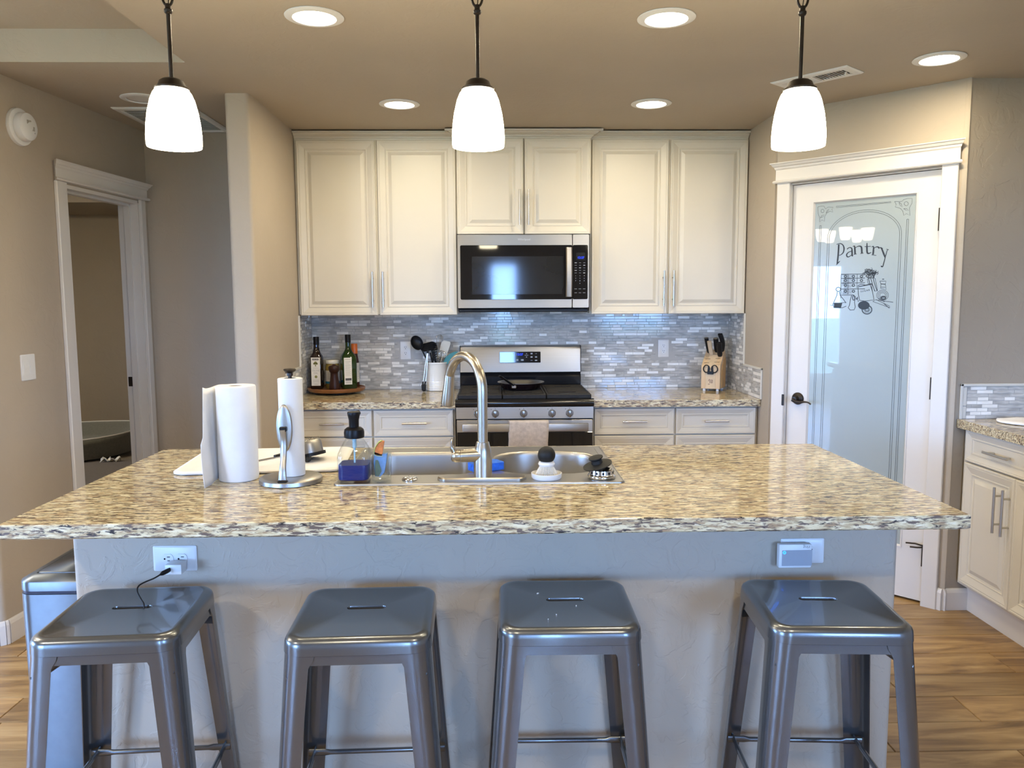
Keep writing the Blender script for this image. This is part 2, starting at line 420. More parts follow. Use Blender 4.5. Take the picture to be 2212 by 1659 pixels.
# the rest of the boards, out of the picture or under the cabinets, stay one part
bm = B()
for (xa, xb, ya, yb) in ((-1.0, 1.0, 1.2, 4.3), (-1.3, 1.55, 4.3, 5.03), (-6.2, 2.83, -2.2, 1.2), (-2.3, -1.0, 3.45, 4.74), (-2.3, -1.0, 1.2, 2.0), (1.0, 2.9, 1.2, 1.9), (-6.2, -2.3, 1.2, 3.36)):
    loft(bm, [rect3(xa, xb, ya, yb, -.008), rect3(xa, xb, ya, yb, 0)])
o = struct('floor_boards', bm, 'floor_wood', floor); o['kind'] = 'stuff'
carpet = struct('floor_carpet', bx(-6.2, -2.06, 3.47, 9.2, -.008, .012), 'carpet')

# ceiling with the raised tray over the living area
TX0, TX1, TY0, TY1, TZ = -5.7, -1.248, -1.6, 3.398, 2.57
bm = B()
box(bm, -6.3, TX0, -3.7, 9.3, CEIL, 2.75); box(bm, TX1, 3.0, -3.7, 5.15, CEIL, 2.75)
box(bm, TX0, TX1, -3.7, TY0, CEIL, 2.75); box(bm, TX0, TX1, TY1, 5.15, CEIL, 2.75)
box(bm, TX0, TX1, TY0, TY1, TZ, 2.75)
# bedroom part, with its own tray
box(bm, TX0, -1.2, 8.05, 9.3, CEIL, 2.75); box(bm, TX0, -1.2, 5.15, 8.05, 2.54, 2.75)
struct('ceiling', bm, 'ceiling_paint')

def wall(name, *boxes, mat='wall_paint'):
    bm = B()
    for b in boxes: box(bm, *b)
    return struct(name, bm, mat)
wall_back = wall('wall_back', (-1.255, 2.95, 5.03, 5.15, -.05, CEIL))
wall('wall_hall_end', (-2.12, -1.255, 4.736, 4.85, -.05, CEIL))
# short wall between hall and kitchen, with rounded corners at its end
bm = B(); prism(bm, [(-1.14, 5.03), (-1.255, 5.03)] + [(-1.255+.02-.02*math.cos(t*PI/10), 3.885+.02-.02*math.sin(t*PI/10)) for t in range(6)] + [(-1.14-.02+.02*math.sin(t*PI/10), 3.885+.02-.02*math.cos(t*PI/10)) for t in range(6)], -.008, CEIL)
wall_hall = struct('wall_hall', bm, 'wall_paint', smooth=40)
wall_right = wall('wall_right', (1.49, 1.60, 4.262, 5.03, -.008, CEIL))
# angled pantry wall: a frame with its own axis s along the wall and d into the pantry
PU = Vector((.68454711, -.72896863, 0)); PN = Vector((.72896863, .68454711, 0)); P0 = Vector((1.508, 4.253, 0))
PM = Matrix(((PU.x, PN.x, 0, P0.x), (PU.y, PN.y, 0, P0.y), (0, 0, 1, 0), (0, 0, 0, 1)))
D0, D1, DZ = .073, .793, 2.057            # opening in the pantry wall
bm = B()
for b in ((-.026, D0-.006, 0, .115, -.008, CEIL), (D1+.006, .890, 0, .115, -.008, CEIL), (D0-.006, D1+.006, 0, .115, DZ+.006, CEIL)): box(bm, *b, M=PM)
# rounded outer corner where it meets the wall behind the right counter
struct('wall_pantry', bm, 'wall_paint')
PC = P0 + PU*.890
bm = B(); prism(bm, [(PC.x-.012, PC.y+.010), (PC.x-.006, PC.y-.002), (PC.x+.004, PC.y-.006), (PC.x+.02, 3.612), (2.95, 3.612), (2.95, 3.73), (2.19, 3.73)], -.008, CEIL)
struct('wall_side', bm, 'wall_paint', smooth=60)
wall('wall_far', (2.83, 2.95, -2.2, 5.15, -.05, CEIL))
# left wall with the bedroom doorway: axis s along the wall, d to the bedroom
LU = Vector((.0888, .99605, 0)); LN = Vector((-.99605, .0888, 0)); L0 = Vector((-2.117, 3.352, 0))
LM = Matrix(((LU.x, LN.x, 0, L0.x), (LU.y, LN.y, 0, L0.y), (0, 0, 1, 0), (0, 0, 0, 1)))
LA, LB, LZ = .617, 1.290, 2.024
bm = B()
prism(bm, [(.03, 0), (LA-.012, 0), (LA-.012, .115), (0, .115), (0, .03)] + [(.03-.03*math.cos(t*PI/10), .03-.03*math.sin(t*PI/10)) for t in range(1, 5)], -.008, CEIL, M=LM)
box(bm, LB+.012, 1.392, 0, .115, -.008, CEIL, M=LM); box(bm, LA-.012, LB+.012, 0, .115, LZ+.012, CEIL, M=LM)
struct('wall_left', bm, 'wall_paint', smooth=40)
wall('wall_living', (-6.2, -2.14, 3.352, 3.47, -.008, CEIL+.15))
# walls with windows behind and beside the camera
def wall_with_holes(name, axis, c0, c1, u0, u1, holes, top=2.75):
    """a wall at c0..c1 along the other axis, from u0 to u1, with (ua, ub, za, zb) openings"""
    bm = B(); u = u0
    def put(ua, ub, za, zb):
        if ub-ua < 1e-4 or zb-za < 1e-4: return
        if axis == 'x': box(bm, ua, ub, c0, c1, za, zb)
        else: box(bm, c0, c1, ua, ub, za, zb)
    for (ua, ub, za, zb) in sorted(holes):
        put(u, ua, -.05, top); put(ua, ub, -.05, za); put(ua, ub, zb, top); u = ub
    put(u, u1, -.05, top); return struct(name, bm, 'wall_paint')
wall_with_holes('wall_rear', 'x', -2.32, -2.2, -6.2, 2.95, [(-5.9, -3.3, .3, 2.2), (-.07, .37, .02, 2.02), (1.6, 2.7, .9, 2.1)])
wall_with_holes('wall_window_side', 'y', -6.32, -6.2, -2.32, 9.3, [(1.05, 3.1, .3, 2.0), (5.7, 6.0, .75, 2.1)])
wall('wall_bedroom_back', (-6.3, -1.9, 9.2, 9.3, -.05, 2.75))
wall('wall_bedroom_right', (-2.12, -2.0, 4.85, 9.2, -.05, 2.75))
def window(n, axis, c, ua, ub, za, zb, mull):
    e = struct_empty('window_%d' % n, ((ua+ub)/2, c, za) if axis == 'x' else (c, (ua+ub)/2, za))
    def b(bm, u0, u1, z0, z1, t=.03):
        box(bm, u0, u1, c-t, c+t, z0, z1) if axis == 'x' else box(bm, c-t, c+t, u0, u1, z0, z1)
    bm = B(); f = .055
    b(bm, ua, ub, za, za+f); b(bm, ua, ub, zb-f, zb); b(bm, ua, ua+f, za+f, zb-f); b(bm, ub-f, ub, za+f, zb-f)
    obj('window_frame', bm, 'trim_white', e)
    for k in range(1, mull):
        bm = B(); u = ua+(ub-ua)*k/mull; b(bm, u-.03, u+.03, za+f, zb-f); obj('window_bar', bm, 'trim_white', e)
    bm = B(); b(bm, ua+f, ub-f, za+f, zb-f, .003); obj('window_pane', bm, 'window_glass', e)
window(1, 'x', -2.26, -5.9, -3.3, .3, 2.2, 2); window(5, 'x', -2.26, 1.6, 2.7, .9, 2.1, 2); window(2, 'x', -2.26, -.07, .37, .02, 2.02, 1)  # the right-hand rear window is added to spread the daylight wider
window(3, 'y', -6.26, 1.05, 3.1, .3, 2.0, 2); window(4, 'y', -6.26, 5.7, 6.0, .75, 2.1, 1)
o = obj('ground', bx(-60, 60, -60, 60, -.4, -.15), 'lawn'); o['kind'] = 'structure'

# baseboards
def baseboard(name, pts, closed=False):
    """pts: wall line; the board stands on its right-hand side"""
    bm = B()
    for (a, b) in zip(pts, pts[1:]):
        a = Vector((*a, 0)); b = Vector((*b, 0)); t = (b-a).normalized(); n = Vector((t.y, -t.x, 0))
        prof = [(0, -.004), (.014, -.004), (.014, .085), (.010, .098), (.006, .104), (0, .104)]
        loft(bm, [[a+n*d+Vector((0, 0, z)) for d, z in prof], [b+n*d+Vector((0, 0, z)) for d, z in prof]])
    return struct(name, bm, 'trim_white')
def lw(s, d=0): v = LM @ Vector((s, d, 0)); return (v.x, v.y)
def pw(s, d=0): v = PM @ Vector((s, d, 0)); return (v.x, v.y)
baseboard('baseboard_left', [(-6.2, 3.352), (-2.165, 3.352), (-2.138, 3.357), (-2.121, 3.372), lw(.03), lw(LA-.080)])
baseboard('baseboard_pantry', [pw(.869), (PC.x-.004, PC.y-.004), (PC.x+.012, 3.612), (2.238, 3.612)])
baseboard('baseboard_bedroom', [(-6.2, 9.2), (-2.12, 9.2), (-2.12, 4.9)])
baseboard('baseboard_hall', [(-1.99, 4.736), (-1.255, 4.736), (-1.255, 3.905), (-1.235, 3.885), (-1.16, 3.885), (-1.14, 3.905), (-1.14, 4.42)])

# ------------------------------------------------------------------ door casings
def head_casing(bm, s0, s1, z0, z1, M, out=0.0):
    """craftsman head: bead below, flat board, cap moulding above; front towards -d"""
    prof = [(0, z0), (-.030, z0), (-.034, z0+.006), (-.030, z0+.014), (-.021, z0+.016), (-.021, z1-.036), (-.026, z1-.030), (-.028, z1-.022), (-.034, z1-.018), (-.040, z1-.008), (-.045, z1-.004), (-.045, z1), (0, z1)]
    rings = []
    def ends(p):  # the ends return like the front
        return [0.045+d if z0+.015 < z < z1-.037 else (0.045+d if z >= z1-.037 else .045+d) for d, z in p]
    e = [(-d) for d, z in prof]
    L = [(s0+.045-x, d, z) for (d, z), x in zip(prof, e)]; R = [(s1-.045+x, d, z) for (d, z), x in zip(prof, e)]
    vs = loft(bm, [L, R]); bmesh.ops.transform(bm, matrix=M, verts=vs)
d1 = struct_empty('door_1', (LM @ Vector((1.0, 0, 0)))[:])
for s0, s1 in ((LA-.078, LA), (LB, LB+.049)):
    bm = B(); box(bm, s0, s1, -.018, 0, -.004, LZ+.02, .003, M=LM); obj('casing', bm, 'trim_white', d1)
bm = B(); head_casing(bm, LA-.113, LB+.089, LZ+.02, LZ+.112, LM); obj('head_casing', bm, 'trim_white', d1)
for s0, s1 in ((LA-.012, LA+.006), (LB-.006, LB+.012)):
    bm = B(); box(bm, s0, s1, -.001, .116, -.004, LZ, M=LM)
    a, b_ = (s1, s1+.011) if s0 < 1 else (s0-.011, s0)
    box(bm, a, b_, .045, .08, -.004, LZ-.012, .001, M=LM); obj('jamb', bm, 'trim_white', d1)
bm = B(); box(bm, LA+.006, LB-.006, -.001, .116, LZ-.006, LZ+.012, M=LM); box(bm, LA+.017, LB-.017, .045, .08, LZ-.018, LZ-.006, M=LM); obj('head_jamb', bm, 'trim_white', d1)
bm = B(); box(bm, LB-.0085, LB-.0055, .085, .108, .985, 1.04, M=LM); obj('strike_plate', bm, 'bronze', d1)

d2 = struct_empty('door_2', (PM @ Vector((.42, 0, 0)))[:])
for s0, s1 in ((-.001, D0-.004), (D1+.004, .866)):
    bm = B(); box(bm, s0, s1, -.020, 0, -.004, DZ+.022, .003, M=PM); obj('casing', bm, 'trim_white', d2)
bm = B(); head_casing(bm, -.034, .896, DZ+.014, DZ+.118, PM); obj('head_casing', bm, 'trim_white', d2)
bm = B()
for b in ((D0-.006, D0-.001, -.001, .115, -.004, DZ+.006), (D1+.001, D1+.006, -.001, .115, -.004, DZ+.006), (D0-.001, D1+.001, -.001, .115, DZ+.003, DZ+.006)): box(bm, *b, M=PM)
obj('jamb', bm, 'trim_white', d2)
# door slab: stiles and rails around a frosted pane
G0, G1, GZ0, GZ1 = .193, .677, .27, 1.953
FD = .014   # door face lies this far inside the wall face
a, b_ = D0+.002, D1-.002
for nm, q in (('stile', (a, G0-.010, FD, FD+.035, .012, DZ)), ('stile', (G1+.010, b_, FD, FD+.035, .012, DZ)), ('rail', (G0-.010, G1+.010, FD, FD+.035, GZ1+.010, DZ)), ('rail', (G0-.010, G1+.010, FD, FD+.035, .012, GZ0-.010))):
    bm = B(); box(bm, *q, M=PM); obj(nm, bm, 'trim_white', d2)
bm = B()
loft_rings = []
for ins, dd in ((0, FD), (0, FD-.003), (.004, FD-.003), (.010, FD+.006), (.012, FD+.010)):
    s0, s1, z0, z1 = G0-.012+ins, G1+.012-ins, GZ0-.012+ins, GZ1+.012-ins
    loft_rings.append([PM @ Vector(p) for p in ((s0, dd, z0), (s1, dd, z0), (s1, dd, z1), (s0, dd, z1))])
loft(bm, loft_rings, True, False, False); obj('glazing_bead', bm, 'trim_white', d2)
GD = FD + .008
bm = B(); box(bm, G0-.006, G1+.006, GD, GD+.005, GZ0-.006, GZ1+.006, M=PM); pane = obj('door_pane', bm, 'frosted_glass', d2)
# hinges on the right, the lowest with a hinge-pin door stop
for z in (1.83, 1.05, .243):
    bm = B(); lathe(bm, [(.0075, -.052), (.0075, .052)], (D1+.002, -.004, z), 10, M=PM); box(bm, D1-.004, D1+.008, 0.0, .004, z-.05, z+.05, M=PM)
    hg = obj('hinge', bm, 'bronze', d2, 40)
bm = B(); tube(bm, [(D1+.002, -.006, .292), (D1-.03, -.02, .30), (D1-.07, -.030, .298)], .004, 8); tube(bm, [(D1+.002, -.008, .285), (D1-.02, -.022, .283), (D1-.05, -.03, .282)], .004, 8)
bmesh.ops.transform(bm, matrix=PM, verts=bm.verts[:]); stp = obj('hinge_stop', bm, 'bronze', d2, 40)
# lever handle
bm = B(); lathe(bm, [(.0, .0), (.0325, 0), (.0325, .004), (.028, .010), (.014, .014), (.012, .040), (.013, .046), (0, .047)], (0, 0, 0), 28, M=PM @ Matrix.Translation((.135, FD, .945)) @ Matrix.Rotation(PI/2, 4, 'X'))
rose = obj('door_rose', bm, 'bronze', d2, 40)
bm = B(); P = smooth_path([(.128, FD-.048, .942), (.145, FD-.05, .934), (.168, FD-.049, .931), (.192, FD-.047, .936), (.212, FD-.044, .934), (.226, FD-.042, .925)], 4)
tube(bm, P, [(.010-.0045*min(1, i/8), .010-.006*min(1, i/14)) for i in range(len(P))], 10); bmesh.ops.transform(bm, matrix=PM, verts=bm.verts[:]); obj('lever', bm, 'bronze', d2, 50)
bm = B(); box(bm, D0-.012, D0+.001, -.0215, -.0195, .905, .965, .002, M=PM); obj('strike_plate', bm, 'bronze', d2)

